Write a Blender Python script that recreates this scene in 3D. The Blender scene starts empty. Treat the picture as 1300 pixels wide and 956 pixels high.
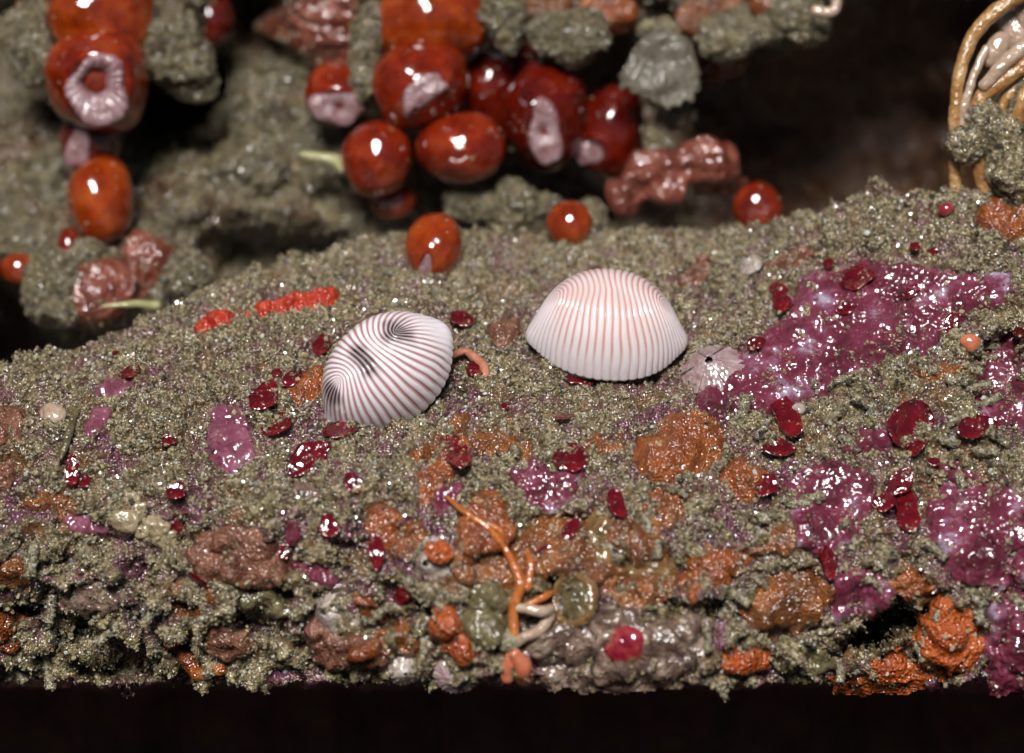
import bpy, math, random
import numpy as np
from mathutils import Vector, Matrix

# ---------------------------------------------------------------- units: all code in millimetres, S turns them into metres
S = 0.001
random.seed(7)
RNG = np.random.default_rng(11)
scene = bpy.context.scene
COL = scene.collection

# ---------------------------------------------------------------- camera (a macro lens a hand's breadth away, looking 22 degrees down)
PITCH = math.radians(22)
FWD = np.array([0, math.cos(PITCH), -math.sin(PITCH)])
UPV = np.array([0, math.sin(PITCH), math.cos(PITCH)])
RGT = np.array([1.0, 0, 0])
DIST = 200.0                      # mm to the plane in which one photo pixel is 0.05 mm
CAMP = -FWD * DIST
cam_d = bpy.data.cameras.new('camera')
cam = bpy.data.objects.new('camera', cam_d)
COL.objects.link(cam)
cam.location = Vector(CAMP * S)
cam.rotation_euler = (math.pi / 2 - PITCH, 0, 0)
cam_d.sensor_width = 36
cam_d.lens = 36 * DIST / 65.0
cam_d.clip_start = 0.01
cam_d.clip_end = 10
cam_d.dof.use_dof = True
cam_d.dof.focus_distance = (DIST + 0.0) * S
cam_d.dof.aperture_fstop = 22
scene.camera = cam

# ---------------------------------------------------------------- light: dark water, one strobe-like sun from above the camera
SUN_EL, SUN_AZ = math.radians(50), math.radians(-7)      # azimuth measured from the camera side, negative = from the left
world = bpy.data.worlds.new('World')
scene.world = world
world.use_nodes = True
nt = world.node_tree
nt.nodes.clear()
sky = nt.nodes.new('ShaderNodeTexSky')
sky.sky_type = 'NISHITA'
sky.sun_disc = False
sky.sun_elevation = SUN_EL
sky.sun_rotation = math.pi + SUN_AZ
bg = nt.nodes.new('ShaderNodeBackground')
bg.inputs['Strength'].default_value = 0.016
wo = nt.nodes.new('ShaderNodeOutputWorld')
nt.links.new(sky.outputs[0], bg.inputs[0])
nt.links.new(bg.outputs[0], wo.inputs[0])
sun_d = bpy.data.lights.new('sun', 'SUN')
sun_d.energy = 4.6
sun_d.angle = math.radians(19)
sun_d.color = (1.0, 0.98, 0.96)
sun = bpy.data.objects.new('sun', sun_d)
COL.objects.link(sun)
sdir = Vector((math.cos(SUN_EL) * math.sin(SUN_AZ), -math.cos(SUN_EL) * math.cos(SUN_AZ), math.sin(SUN_EL)))
sun.rotation_euler = sdir.to_track_quat('Z', 'Y').to_euler()
sun.location = sdir * 0.5
scene.view_settings.view_transform = 'Standard'
scene.view_settings.look = 'None'
scene.view_settings.gamma = 1
scene.view_settings.exposure = 0.28
scene.cycles.max_bounces = 6
scene.cycles.use_denoising = True

# ---------------------------------------------------------------- noise
_perm = np.random.default_rng(3).permutation(256).astype(np.int64)
_perm = np.concatenate([_perm, _perm, _perm])
_g = np.random.default_rng(4).normal(size=(256, 3))
_g /= np.linalg.norm(_g, axis=1)[:, None]


def perlin(p):
    p = np.asarray(p, float)
    i = np.floor(p).astype(np.int64)
    f = p - i
    u = f * f * f * (f * (f * 6 - 15) + 10)
    i &= 255
    out = 0
    for a in (0, 1):
        for b in (0, 1):
            for c in (0, 1):
                h = _perm[_perm[_perm[(i[..., 0] + a) & 255] + ((i[..., 1] + b) & 255)] + ((i[..., 2] + c) & 255)]
                g = _g[h]
                d = g[..., 0] * (f[..., 0] - a) + g[..., 1] * (f[..., 1] - b) + g[..., 2] * (f[..., 2] - c)
                w = (u[..., 0] if a else 1 - u[..., 0]) * (u[..., 1] if b else 1 - u[..., 1]) * (u[..., 2] if c else 1 - u[..., 2])
                out = out + w * d
    return out * 1.6


def billow(p):
    return 1 - np.abs(perlin(p)) * 2


def cells(p):
    """distance to the nearest random feature point (pebbly bumps)"""
    p = np.asarray(p, float)
    i = np.floor(p).astype(np.int64)
    best = np.full(p.shape[:-1], 9.0)
    for a in (-1, 0, 1):
        for b in (-1, 0, 1):
            for c in (-1, 0, 1):
                q = i + np.array([a, b, c])
                m = q & 255
                h = _perm[_perm[_perm[m[..., 0]] + m[..., 1]] + m[..., 2]]
                o = (_g[h] * 0.45 + 0.5)
                d = ((q + o - p) ** 2).sum(-1)
                best = np.minimum(best, d)
    return np.sqrt(best)


def sstep(a, b, x):
    t = np.clip((x - a) / (b - a), 0, 1)
    return t * t * (3 - 2 * t)


def nrm(v):
    v = np.asarray(v, float)
    return v / (np.linalg.norm(v, axis=-1, keepdims=True) + 1e-12)


def P(px, py, d):
    """photo pixel + distance behind the focal plane (mm) -> place in mm"""
    px, py, d = np.broadcast_arrays(np.asarray(px, float), np.asarray(py, float), np.asarray(d, float))
    k = (1 + d / DIST) * 0.05
    return CAMP + RGT * ((px - 650) * k)[..., None] + UPV * ((478 - py) * k)[..., None] + FWD * (DIST + d)[..., None]


def camvec(r, u, t):
    """right / up / toward camera -> world direction"""
    return nrm(RGT * r + UPV * u - FWD * t)


def crom(xs, ys, x):
    """smooth interpolation of rows ys (n, ...) given at xs"""
    xs = np.asarray(xs, float)
    ys = np.asarray(ys, float)
    x = np.clip(x, xs[0], xs[-1])
    k = np.clip(np.searchsorted(xs, x, side='right') - 1, 0, len(xs) - 2)
    h = xs[k + 1] - xs[k]
    t = (x - xs[k]) / h
    m = np.zeros_like(ys)
    dy = np.diff(ys, axis=0) / np.diff(xs).reshape((-1,) + (1,) * (ys.ndim - 1))
    m[0], m[-1] = dy[0], dy[-1]
    same = (dy[1:] * dy[:-1]) > 0
    m[1:-1] = np.where(same, 2 * dy[1:] * dy[:-1] / np.where(same, dy[1:] + dy[:-1], 1), 0)
    sh = (-1,) + (1,) * (ys.ndim - 1)
    t, h = t.reshape(sh), h.reshape(sh)
    t2, t3 = t * t, t * t * t
    return (2 * t3 - 3 * t2 + 1) * ys[k] + (t3 - 2 * t2 + t) * h * m[k] + (-2 * t3 + 3 * t2) * ys[k + 1] + (t3 - t2) * h * m[k + 1]


# ---------------------------------------------------------------- materials
def N(t, kind, **kw):
    n = t.nodes.new(kind)
    for k, v in kw.items():
        setattr(n, k, v)
    return n


def material(name, stops, nscale=1.0, rough=0.3, spec=0.5, coat=0.0, coat_rough=0.08, sss=0.0, sss_r=(1, .3, .15), sss_mm=0.4,
             bumps=(), attr=None, trans=0.0, detail=4, random_stops=None, pores=None, second=None):
    """colour from a noise ramp (or a vertex attribute / random per grain), bumps = [(kind, scale per mm, depth mm)]"""
    m = bpy.data.materials.new(name)
    m.use_nodes = True
    t = m.node_tree
    b = t.nodes['Principled BSDF']
    tc = N(t, 'ShaderNodeTexCoord')
    mp = N(t, 'ShaderNodeMapping')
    mp.inputs['Scale'].default_value = (1000, 1000, 1000)
    t.links.new(tc.outputs['Object'], mp.inputs[0])
    vec = mp.outputs[0]
    ramp = N(t, 'ShaderNodeValToRGB')
    e = ramp.color_ramp.elements
    st = random_stops or stops
    e[0].position, e[0].color = st[0][0], (*st[0][1], 1)
    e[1].position, e[1].color = st[-1][0], (*st[-1][1], 1)
    for pos, c in st[1:-1]:
        x = e.new(pos)
        x.color = (*c, 1)
    if random_stops:
        oi = N(t, 'ShaderNodeObjectInfo')
        t.links.new(oi.outputs['Random'], ramp.inputs[0])
    elif attr:
        a = N(t, 'ShaderNodeAttribute', attribute_name=attr)
        t.links.new(a.outputs['Fac'], ramp.inputs[0])
    else:
        nz = N(t, 'ShaderNodeTexNoise')
        nz.inputs['Scale'].default_value = nscale
        nz.inputs['Detail'].default_value = detail
        nz.inputs['Roughness'].default_value = 0.6
        t.links.new(vec, nz.inputs['Vector'])
        t.links.new(nz.outputs['Fac'], ramp.inputs[0])
    colout = ramp.outputs[0]
    if pores:
        sc_, col_, amt = pores
        v = N(t, 'ShaderNodeTexVoronoi')
        v.inputs['Scale'].default_value = sc_
        t.links.new(vec, v.inputs['Vector'])
        r2 = N(t, 'ShaderNodeMapRange')
        r2.inputs[1].default_value = 0.05
        r2.inputs[2].default_value = 0.4
        r2.inputs[3].default_value = amt
        r2.inputs[4].default_value = 0
        t.links.new(v.outputs['Distance'], r2.inputs[0])
        mx = N(t, 'ShaderNodeMix', data_type='RGBA')
        mx.inputs[7].default_value = (*col_, 1)
        t.links.new(r2.outputs[0], mx.inputs[0])
        t.links.new(colout, mx.inputs[6])
        colout = mx.outputs[2]
    if second:
        r3 = N(t, 'ShaderNodeValToRGB')
        e3 = r3.color_ramp.elements
        e3[0].position, e3[0].color = second[1][0][0], (*second[1][0][1], 1)
        e3[1].position, e3[1].color = second[1][-1][0], (*second[1][-1][1], 1)
        for pos_, c_ in second[1][1:-1]:
            e3.new(pos_).color = (*c_, 1)
        n3 = N(t, 'ShaderNodeTexNoise')
        n3.inputs['Scale'].default_value = second[2]
        n3.inputs['Detail'].default_value = 6
        t.links.new(vec, n3.inputs['Vector'])
        t.links.new(n3.outputs['Fac'], r3.inputs[0])
        a3 = N(t, 'ShaderNodeAttribute', attribute_name=second[0])
        m3 = N(t, 'ShaderNodeMix', data_type='RGBA')
        t.links.new(a3.outputs['Fac'], m3.inputs[0])
        t.links.new(colout, m3.inputs[6])
        t.links.new(r3.outputs[0], m3.inputs[7])
        colout = m3.outputs[2]
    t.links.new(colout, b.inputs['Base Color'])
    b.inputs['Roughness'].default_value = rough
    b.inputs['Specular IOR Level'].default_value = spec
    b.inputs['Coat Weight'].default_value = coat
    b.inputs['Coat Roughness'].default_value = coat_rough * .7
    b.inputs['Coat IOR'].default_value = 1.75
    b.inputs['Transmission Weight'].default_value = trans
    b.inputs['IOR'].default_value = 1.4
    if sss:
        b.inputs['Subsurface Weight'].default_value = sss
        b.inputs['Subsurface Radius'].default_value = sss_r
        b.inputs['Subsurface Scale'].default_value = sss_mm * S
    last = None
    for kind, sc_, dep in bumps:
        bp = N(t, 'ShaderNodeBump')
        bp.inputs['Distance'].default_value = dep * S
        bp.inputs['Strength'].default_value = 1.0
        if kind == 'noise':
            x = N(t, 'ShaderNodeTexNoise')
            x.inputs['Detail'].default_value = .6
            out = x.outputs['Fac']
        else:
            x = N(t, 'ShaderNodeTexVoronoi')
            out = x.outputs['Distance']
            bp.invert = True
        x.inputs['Scale'].default_value = sc_
        t.links.new(vec, x.inputs['Vector'])
        t.links.new(out, bp.inputs['Height'])
        if last:
            t.links.new(last.outputs[0], bp.inputs['Normal'])
        last = bp
    if last:
        t.links.new(last.outputs[0], b.inputs['Normal'])
        t.links.new(last.outputs[0], b.inputs['Coat Normal'])
    return m


M = {}
SP = [('noise', 1.2, .3), ('voronoi', 5.5, .14)]       # granular wet skin
M['silt'] = material('silt', [(.3, (.042, .03, .014)), (.5, (.14, .106, .048)), (.7, (.32, .258, .135))], 1.6, .45, .4, .9, .05,
                     bumps=[('noise', 1.2, .3), ('noise', 3.2, .18), ('voronoi', 6, .1)], second=('bare', [(.3, (.025, .016, .01)), (.42, (.075, .02, .03)), (.5, (.11, .03, .05)), (.56, (.08, .045, .02)), (.64, (.15, .06, .02)), (.74, (.1, .085, .05))], .3))
M['wall'] = material('dimmed_wall_rock', [(.3, (.03, .022, .01)), (.5, (.092, .07, .032)), (.7, (.185, .148, .076))], .9, .45, .4, .7, .05,  # silt colour darkened to stand in for strobe falloff at the back
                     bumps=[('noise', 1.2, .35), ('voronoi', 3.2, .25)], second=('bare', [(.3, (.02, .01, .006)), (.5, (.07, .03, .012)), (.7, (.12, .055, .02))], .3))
M['grain'] = material('sand_grain', None, rough=.4, spec=.5, coat=.6, coat_rough=.05,
                      random_stops=[(0, (.015, .013, .01)), (.18, (.065, .05, .026)), (.32, (.21, .167, .086)), (.55, (.36, .29, .157)), (.78, (.48, .4, .24)),
                                    (.88, (.3, .2, .12)), (.93, (.09, .1, .08)), (.965, (.5, .49, .44)), (1, (.7, .7, .66))],
                      bumps=[('noise', 9, .04)])
M['fleck'] = material('wet_fleck', None, rough=.25, spec=.6, coat=1.0, coat_rough=.06,
                      random_stops=[(0, (.08, .07, .045)), (.3, (.17, .145, .09)), (.7, (.26, .225, .14)), (.9, (.34, .31, .23)), (1, (.55, .54, .5))])
M['grain_dimmed'] = material('dimmed_sand_grain', None, rough=.3, spec=.6, coat=1.0, coat_rough=.05,  # shaded copy of the sand grain, weaker light at the back painted in
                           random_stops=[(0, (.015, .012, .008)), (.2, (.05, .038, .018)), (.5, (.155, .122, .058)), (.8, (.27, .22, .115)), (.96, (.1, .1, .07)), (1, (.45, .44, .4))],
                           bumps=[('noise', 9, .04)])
M['tube_silt'] = material('silt_tube', [(.35, (.12, .1, .06)), (.65, (.3, .26, .17))], 4, .4, .5, .7, .08,
                          bumps=[('voronoi', 7, .1)])
M['red'] = material('red_tunic', [(.3, (.06, .0035, .001)), (.5, (.15, .011, .0018)), (.7, (.25, .032, .005))], .5, .14, .5, .7, .04,
                    sss=.3, sss_mm=.9, bumps=[('noise', .35, .25), ('noise', 1.6, .02)])
M['red_dark'] = material('dark_red_tunic', [(.3, (.03, .002, .001)), (.55, (.085, .0045, .0015)), (.75, (.14, .01, .002))], .5, .16, .5, .6, .05,
                         sss=.25, sss_mm=.9, bumps=[('noise', .35, .25), ('noise', 1.6, .02)])
M['red_orange'] = material('orange_red_tunic', [(.3, (.1, .009, .0012)), (.5, (.21, .025, .0026)), (.7, (.32, .062, .007))], .5, .14, .5, .7, .04,
                           sss=.35, sss_mm=1.0, bumps=[('noise', .35, .25), ('noise', 1.6, .02)])
M['mouth'] = material('siphon_mouth', [(.3, (.06, .005, .003)), (.7, (.2, .025, .008))], .8, .7, .2, 0.)
M['siphon'] = material('pale_siphon', [(.3, (.14, .055, .05)), (.5, (.23, .13, .135)), (.7, (.31, .215, .225))], 1.1, .35, .5, .5, .1,
                       sss=.25, sss_r=(1, .6, .5), bumps=[('noise', 1.5, .2), ('noise', 5, .08)])
M['purple'] = material('purple_coralline', [(.3, (.035, .006, .009)), (.42, (.095, .014, .026)), (.52, (.14, .022, .044)), (.58, (.19, .06, .1)), (.64, (.32, .25, .33)), (.78, (.5, .44, .47))],
                       .36, .3, .55, 1., .05, detail=9, bumps=[('noise', 1.0, .35), ('noise', 2.8, .16)])
M['pinkpurple'] = material('pink_coralline', [(.3, (.1, .02, .036)), (.5, (.18, .05, .08)), (.62, (.25, .09, .135)), (.75, (.38, .26, .32))],
                           .5, .3, .55, 1., .05, detail=9, bumps=[('noise', 1.0, .35), ('noise', 2.8, .16)])
M['orange'] = material('orange_sponge', [(.3, (.12, .024, .004)), (.5, (.23, .055, .007)), (.7, (.34, .1, .016))], .5, .4, .5, .9, .06,
                       sss=.12, sss_r=(1, .4, .2), bumps=SP, pores=(4.0, (.11, .018, .003), .6))
M['orange_bright'] = material('bright_orange_sponge', [(.3, (.2, .032, .004)), (.5, (.33, .062, .008)), (.7, (.42, .105, .02))], .5, .45, .5, .5, .09,
                              sss=.12, sss_r=(1, .4, .2), bumps=[('noise', 2, .3), ('voronoi', 4.4, .18)])
M['brown_orange'] = material('brown_orange_crust', [(.3, (.06, .018, .005)), (.45, (.14, .042, .008)), (.6, (.24, .075, .012)), (.72, (.28, .14, .06)), (.8, (.12, .1, .05))], .4, .35, .5, .9, .06,
                             detail=7, bumps=[('noise', .9, .4)] + SP[1:], pores=(3.2, (.06, .018, .006), .5))
M['salmon'] = material('salmon_crust', [(.3, (.07, .026, .015)), (.5, (.15, .06, .035)), (.7, (.27, .13, .085))], .5, .45, .4, .35, .08,
                       sss=.12, sss_r=(1, .5, .3), detail=7, bumps=[('noise', 1.2, .35), ('voronoi', 4.5, .12)], pores=(3.5, (.14, .045, .028), .5))
M['flesh'] = material('pink_flesh', [(.3, (.075, .014, .008)), (.5, (.16, .04, .024)), (.7, (.27, .1, .068))], .6, .25, .5, .9, .05,
                      sss=.2, sss_r=(1, .4, .3), detail=6, bumps=[('noise', 1.0, .5), ('noise', 3, .2), ('voronoi', 3, .1)])
M['scarlet'] = material('scarlet_crust', [(.3, (.26, .014, .004)), (.7, (.44, .04, .01))], .8, .5, .4, .4, .1, sss=.1, bumps=[('voronoi', 5, .12), ('noise', 2, .2)])
M['alga'] = material('red_alga', [(.3, (.035, .0015, .003)), (.5, (.09, .003, .006)), (.7, (.17, .006, .009))], .6, .16, .6, .9, .04, detail=6, bumps=[('noise', 1.0, .25), ('noise', 3.2, .09)])
M['plate'] = material('barnacle_plate', [(.3, (.14, .1, .07)), (.5, (.34, .28, .24)), (.7, (.56, .53, .5))], 1.2, .3, .5, .7, .08, detail=7, bumps=[('noise', 3, .12)])
M['plate_lilac'] = material('lilac_plate', [(.3, (.2, .11, .1)), (.5, (.3, .21, .21)), (.7, (.42, .34, .33))], 1.4, .35, .5, .7, .08, detail=7, bumps=[('noise', 3, .12)])
M['cream'] = material('cream_sponge', [(.3, (.13, .095, .05)), (.5, (.26, .2, .115)), (.7, (.38, .31, .19))], .8, .4, .5, .6, .08, sss=.2, sss_r=(1, .8, .5), detail=6, bumps=[('noise', 2, .2), ('noise', 7, .06)])
M['tan'] = material('tan_tube', [(.3, (.2, .085, .022)), (.5, (.32, .16, .05)), (.7, (.42, .27, .12))], .7, .35, .5, .8, .06, sss=.15, sss_r=(1, .6, .3), detail=7, bumps=[('noise', 2.5, .16), ('noise', 8, .06)])
M['pale_tube'] = material('pale_tube', [(.3, (.28, .18, .12)), (.7, (.45, .34, .26))], .8, .3, .5, .8, .06, sss=.25, sss_r=(1, .7, .5), bumps=[('noise', 3, .1)])
M['orange_stalk'] = material('orange_stalk', [(.3, (.26, .06, .01)), (.5, (.38, .11, .022)), (.7, (.46, .18, .05))], 1, .35, .5, .7, .06, sss=.2, sss_r=(1, .5, .2), bumps=[('noise', 4, .1)])
M['coral_pink'] = material('coral_pink', [(.3, (.36, .1, .05)), (.7, (.5, .17, .09))], .8, .25, .5, .7, .06, sss=.25, sss_r=(1, .5, .3), bumps=[('noise', 2, .1)])
M['fan'] = material('grey_fan', [(.3, (.05, .042, .03)), (.5, (.1, .085, .062)), (.7, (.16, .142, .11))], 1, .5, .3, .15, .15, detail=7, bumps=[('noise', 4, .1), ('noise', 1.2, .15)])
M['glassy'] = material('glassy_brown', [(.3, (.1, .05, .015)), (.7, (.22, .13, .05))], .7, .12, .6, .9, .04, sss=.2, bumps=[('noise', 1.4, .25), ('noise', 6, .06)])
M['olive'] = material('olive_crust', [(.3, (.05, .04, .018)), (.5, (.11, .09, .042)), (.7, (.19, .16, .08))], .8, .3, .5, .8, .06, detail=7, bumps=[('noise', 1.5, .3), ('noise', 6, .1)])
M['mauve'] = material('mauve_brown_crust', [(.3, (.035, .022, .02)), (.46, (.1, .06, .045)), (.56, (.2, .13, .095)), (.66, (.3, .23, .18)), (.8, (.36, .32, .29))], .7, .3, .5, .8, .06, detail=9, bumps=[('noise', 1.3, .4), ('noise', 5, .12)])
M['cherry'] = material('cherry', [(.35, (.13, .005, .015)), (.5, (.24, .02, .03)), (.62, (.22, .1, .06))], .8, .15, .6, .7, .05, sss=.2, bumps=[('noise', 2, .08)])
M['green'] = material('yellow_green_twig', [(.3, (.2, .2, .07)), (.7, (.36, .33, .18))], 1, .4, .5, .3)
M['foot'] = material('snail_foot', [(.3, (.2, .16, .13)), (.7, (.32, .26, .22))], .8, .2, .5, .7, .06, sss=.2, bumps=[('noise', 3, .05)])
M['tentacle'] = material('snail_tentacle', [(.3, (.3, .1, .055)), (.7, (.42, .19, .12))], 1.5, .25, .5, .7, .06, sss=.2, bumps=[('noise', 4, .06)])


# ---------------------------------------------------------------- object helpers
ORI = {}


def tag(o, label=None, cat=None, group=None, kind=None):
    for k, v in (('label', label), ('category', cat), ('group', group), ('kind', kind)):
        if v:
            o[k] = v
    return o


def make_mesh(name, v, f, mat, smooth=True, attrs=None):
    """v (n,3) in metres, f (m,4) or (m,3) int array or a list"""
    me = bpy.data.meshes.new(name)
    if isinstance(f, np.ndarray):
        k = f.shape[1]
        me.vertices.add(len(v))
        me.vertices.foreach_set('co', np.ascontiguousarray(v, dtype=np.float32).ravel())
        me.loops.add(f.size)
        me.loops.foreach_set('vertex_index', np.ascontiguousarray(f, dtype=np.int32).ravel())
        me.polygons.add(len(f))
        me.polygons.foreach_set('loop_start', np.arange(0, f.size, k, dtype=np.int32))
        me.update(calc_edges=True)
    else:
        me.from_pydata([tuple(x) for x in v], [], f)
    me.validate()
    if smooth:
        me.polygons.foreach_set('use_smooth', np.ones(len(me.polygons), bool))
    for n, a in (attrs or {}).items():
        at = me.attributes.new(n, 'FLOAT', 'POINT')
        at.data.foreach_set('value', np.asarray(a, np.float32))
    if mat:
        me.materials.append(M[mat] if isinstance(mat, str) else mat)
    return me


def obj(name, v, f, mat, parent=None, smooth=True, attrs=None, origin=None):
    v = np.asarray(v, float)
    if origin is None:
        c = v.mean(0)
        c = c + np.array([0, 0, v[:, 2].min() - c[2]])
    else:
        c = np.asarray(origin, float)
    me = make_mesh(name, (v - c) * S, f, mat, smooth, attrs)
    o = bpy.data.objects.new(name, me)
    COL.objects.link(o)
    ORI[o.name] = c
    if parent is not None:
        o.parent = parent
        o.location = Vector((c - ORI[parent.name]) * S)
    else:
        o.location = Vector(c * S)
    return o


def thing(name, label, cat, at, group=None):
    o = bpy.data.objects.new(name, None)
    o.empty_display_size = .001
    COL.objects.link(o)
    o.location = Vector(np.asarray(at) * S)
    ORI[o.name] = np.asarray(at, float)
    return tag(o, label, cat, group)


def grid_faces(nr, nc, wrap=False):
    r = np.arange(nr - 1)[:, None]
    c = np.arange(nc if wrap else nc - 1)[None, :]
    a = r * nc + c
    b = r * nc + (c + 1) % nc
    return np.stack([a, b, b + nc, a + nc], -1).reshape(-1, 4)


def frame(axis, hint=None):
    z = nrm(axis)
    h = RGT if hint is None else np.asarray(hint, float)
    if abs(np.dot(nrm(h), z)) > .95:
        h = UPV
    x = nrm(h - z * np.dot(h, z))
    return x, np.cross(z, x), z


def lathe(profile, n, at, axis, hint=None, sx=1., sy=1., wob=0.0, wf=.35, ridges=None, seed=0.):
    """profile [(r,z)...] turned about axis; ridges(theta, i) multiplies r"""
    x, y, z = frame(axis, hint)
    pr = np.asarray(profile, float)
    th = np.linspace(0, 2 * np.pi, n, endpoint=False)
    R = pr[:, 0][:, None] * np.ones(n)
    Z = pr[:, 1][:, None] * np.ones(n)
    if ridges is not None:
        R, Z = ridges(R, Z, th[None, :])
    v = np.asarray(at) + (R * np.cos(th) * sx)[..., None] * x + (R * np.sin(th) * sy)[..., None] * y + Z[..., None] * z
    if wob:
        v = v + nrm(v - np.asarray(at)) * (perlin(v * wf + seed) * wob)[..., None]
    return v.reshape(-1, 3), grid_faces(len(pr), n, True)


def smooth_path(pts, n):
    pts = np.asarray(pts, float)
    return crom(np.linspace(0, 1, len(pts)), pts, np.linspace(0, 1, n)) if len(pts) > 2 else pts[0] + (pts[-1] - pts[0]) * np.linspace(0, 1, n)[:, None]


def sweep(pts, radii, n=10, steps=40, wob=0.0, wf=1.0, cap=True):
    p = smooth_path(pts, steps)
    r = np.interp(np.linspace(0, 1, steps), np.linspace(0, 1, len(radii)), radii)
    t = nrm(np.gradient(p, axis=0))
    x = frame(t[0])[0]
    rings = []
    th = np.linspace(0, 2 * np.pi, n, endpoint=False)
    first = []
    for i in range(steps):
        x = nrm(x - t[i] * np.dot(x, t[i]))
        y = np.cross(t[i], x)
        ring = np.cos(th)[:, None] * x + np.sin(th)[:, None] * y
        if cap and i == 0:
            for a in (80, 60, 40, 20):
                a = math.radians(a)
                rings.append(p[0] - t[0] * r[0] * math.sin(a) + ring * r[0] * math.cos(a))
        rings.append(p[i] + ring * r[i])
        if cap and i == steps - 1:
            for a in (20, 40, 60, 80):
                a = math.radians(a)
                rings.append(p[i] + t[i] * r[i] * math.sin(a) + ring * r[i] * math.cos(a))
    v = np.array(rings)
    if wob:
        c = v.mean(1, keepdims=True)
        v = v + nrm(v - c) * (perlin(v * wf) * wob)[..., None]
    return v.reshape(-1, 3), grid_faces(len(rings), n, True)


def blob(at, rx, ry, rz, axis=None, hint=None, amp=.15, fr=.35, seed=0., nu=48, nv=28, fine=0.):
    """lumpy ellipsoid: rx along hint, ry across, rz along axis (mm)"""
    x, y, z = frame(axis if axis is not None else -FWD, hint)
    ph = np.linspace(-np.pi / 2 + .02, np.pi / 2 - .02, nv)[:, None]
    th = np.linspace(0, 2 * np.pi, nu, endpoint=False)[None, :]
    dirs = (np.cos(ph) * np.cos(th))[..., None] * x * rx + (np.cos(ph) * np.sin(th))[..., None] * y * ry + (np.sin(ph) * np.ones_like(th))[..., None] * z * rz
    v = np.asarray(at) + dirs
    k = 1 + amp * perlin(v * fr + seed) * 2
    if fine:
        k = k + fine * billow(v * fr * 3.1 + seed)
    v = np.asarray(at) + dirs * k[..., None]
    return v.reshape(-1, 3), grid_faces(nv, nu, True)


# ---------------------------------------------------------------- the ledge: depth behind the focal plane for each photo pixel
CX = [-260, 0, 160, 350, 500, 650, 850, 1000, 1120, 1300, 1560]
BACK = [470, 462, 416, 335, 300, 295, 292, 280, 243, 240, 235]
TT = [0, .18, .38, .52, .65, .78, .9, 1]
DD = [[4, 0, -3, -3, -2, 0, 3, 5], [5, 0, -3, -3.5, -2.5, -.5, 2, 4], [7, 1.5, -2, -4, -4.5, -3, -1, 1],
      [11, 4.5, -.5, -4, -5.5, -5.5, -4, -2], [14, 5.5, -.5, -4.2, -6, -6.8, -6.5, -5], [15, 7, .5, -3.5, -6, -7.5, -7.5, -6],
      [15, 7, 1, -3, -5.5, -7, -7.5, -6.5], [11, 6, 1, -2.5, -4.5, -5.5, -5.5, -4.5], [8.5, 5, 1, -2, -4, -5, -4, -2.5],
      [7, 3, 0, -2, -4, -5, -5, -4], [6, 2, -1, -3, -5, -6, -6, -5]]
BOT = 866.0
STEP = 2.0
gx = np.arange(-200, 1501, STEP)
backy = crom(CX, BACK, gx) + 5 * perlin(np.stack([gx / 38, gx * 0, gx * 0 + 3.3], -1)) + 3 * perlin(np.stack([gx / 13, gx * 0, gx * 0 + 7.7], -1))
bump_up = 26 * np.exp(-((gx - 1118) / 13) ** 2) + 12 * np.exp(-((gx - 1056) / 9) ** 2)
backy = backy - bump_up * .8
boty = BOT + 7 * perlin(np.stack([gx / 90, gx * 0 + 9.1, gx * 0], -1)) + 4 * perlin(np.stack([gx / 30, gx * 0 + 5.1, gx * 0], -1))
dcol = crom(CX, DD, gx)
NT = 300
tt = np.linspace(0, 1, NT)
dgrid = crom(TT, dcol.T, tt)                              # (NT, nx)
pygrid = backy[None, :] + tt[:, None] * (boty - backy)[None, :]
pxgrid = np.broadcast_to(gx[None, :], pygrid.shape)
q = np.stack([pxgrid / 20., pygrid / 20., dgrid * .6], -1)
low = sstep(560, 760, pygrid)
dgrid = dgrid + .9 * perlin(q / 6.) + (.5 + .5 * low) * perlin(q / 2.6 + 4) - .9 * low * np.clip(perlin(q / 1.7 + 8) - .05, 0, 1) * -2.2


def dent(px, py, rx, ry, rot, dep):
    global dgrid
    a = math.radians(rot)
    X, Y = pxgrid - px, pygrid - py
    u, w = X * math.cos(a) + Y * math.sin(a), -X * math.sin(a) + Y * math.cos(a)
    r = np.sqrt((u / rx) ** 2 + (w / ry) ** 2) + .18 * perlin(np.stack([pxgrid / 14, pygrid / 14, pxgrid * 0 + px], -1))
    dgrid = dgrid + dep * (1 - sstep(.55, 1.1, r))


dent(1118, 800, 68, 25, -30, 14)
dent(238, 818, 30, 17, 0, 6)
dent(905, 770, 38, 16, -20, 3)
dent(105, 800, 40, 26, 10, 4)
dent(30, 765, 40, 18, -10, 4)
dent(330, 790, 40, 22, 15, 3)
dent(545, 770, 22, 14, 20, 3)
dent(430, 700, 30, 12, 0, 1.5)
dent(700, 745, 20, 12, 0, 1.6)
dent(1265, 470, 40, 60, 30, 2.5)
dent(150, 845, 70, 20, 0, 4)
dent(860, 770, 18, 14, 0, 2)


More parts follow.
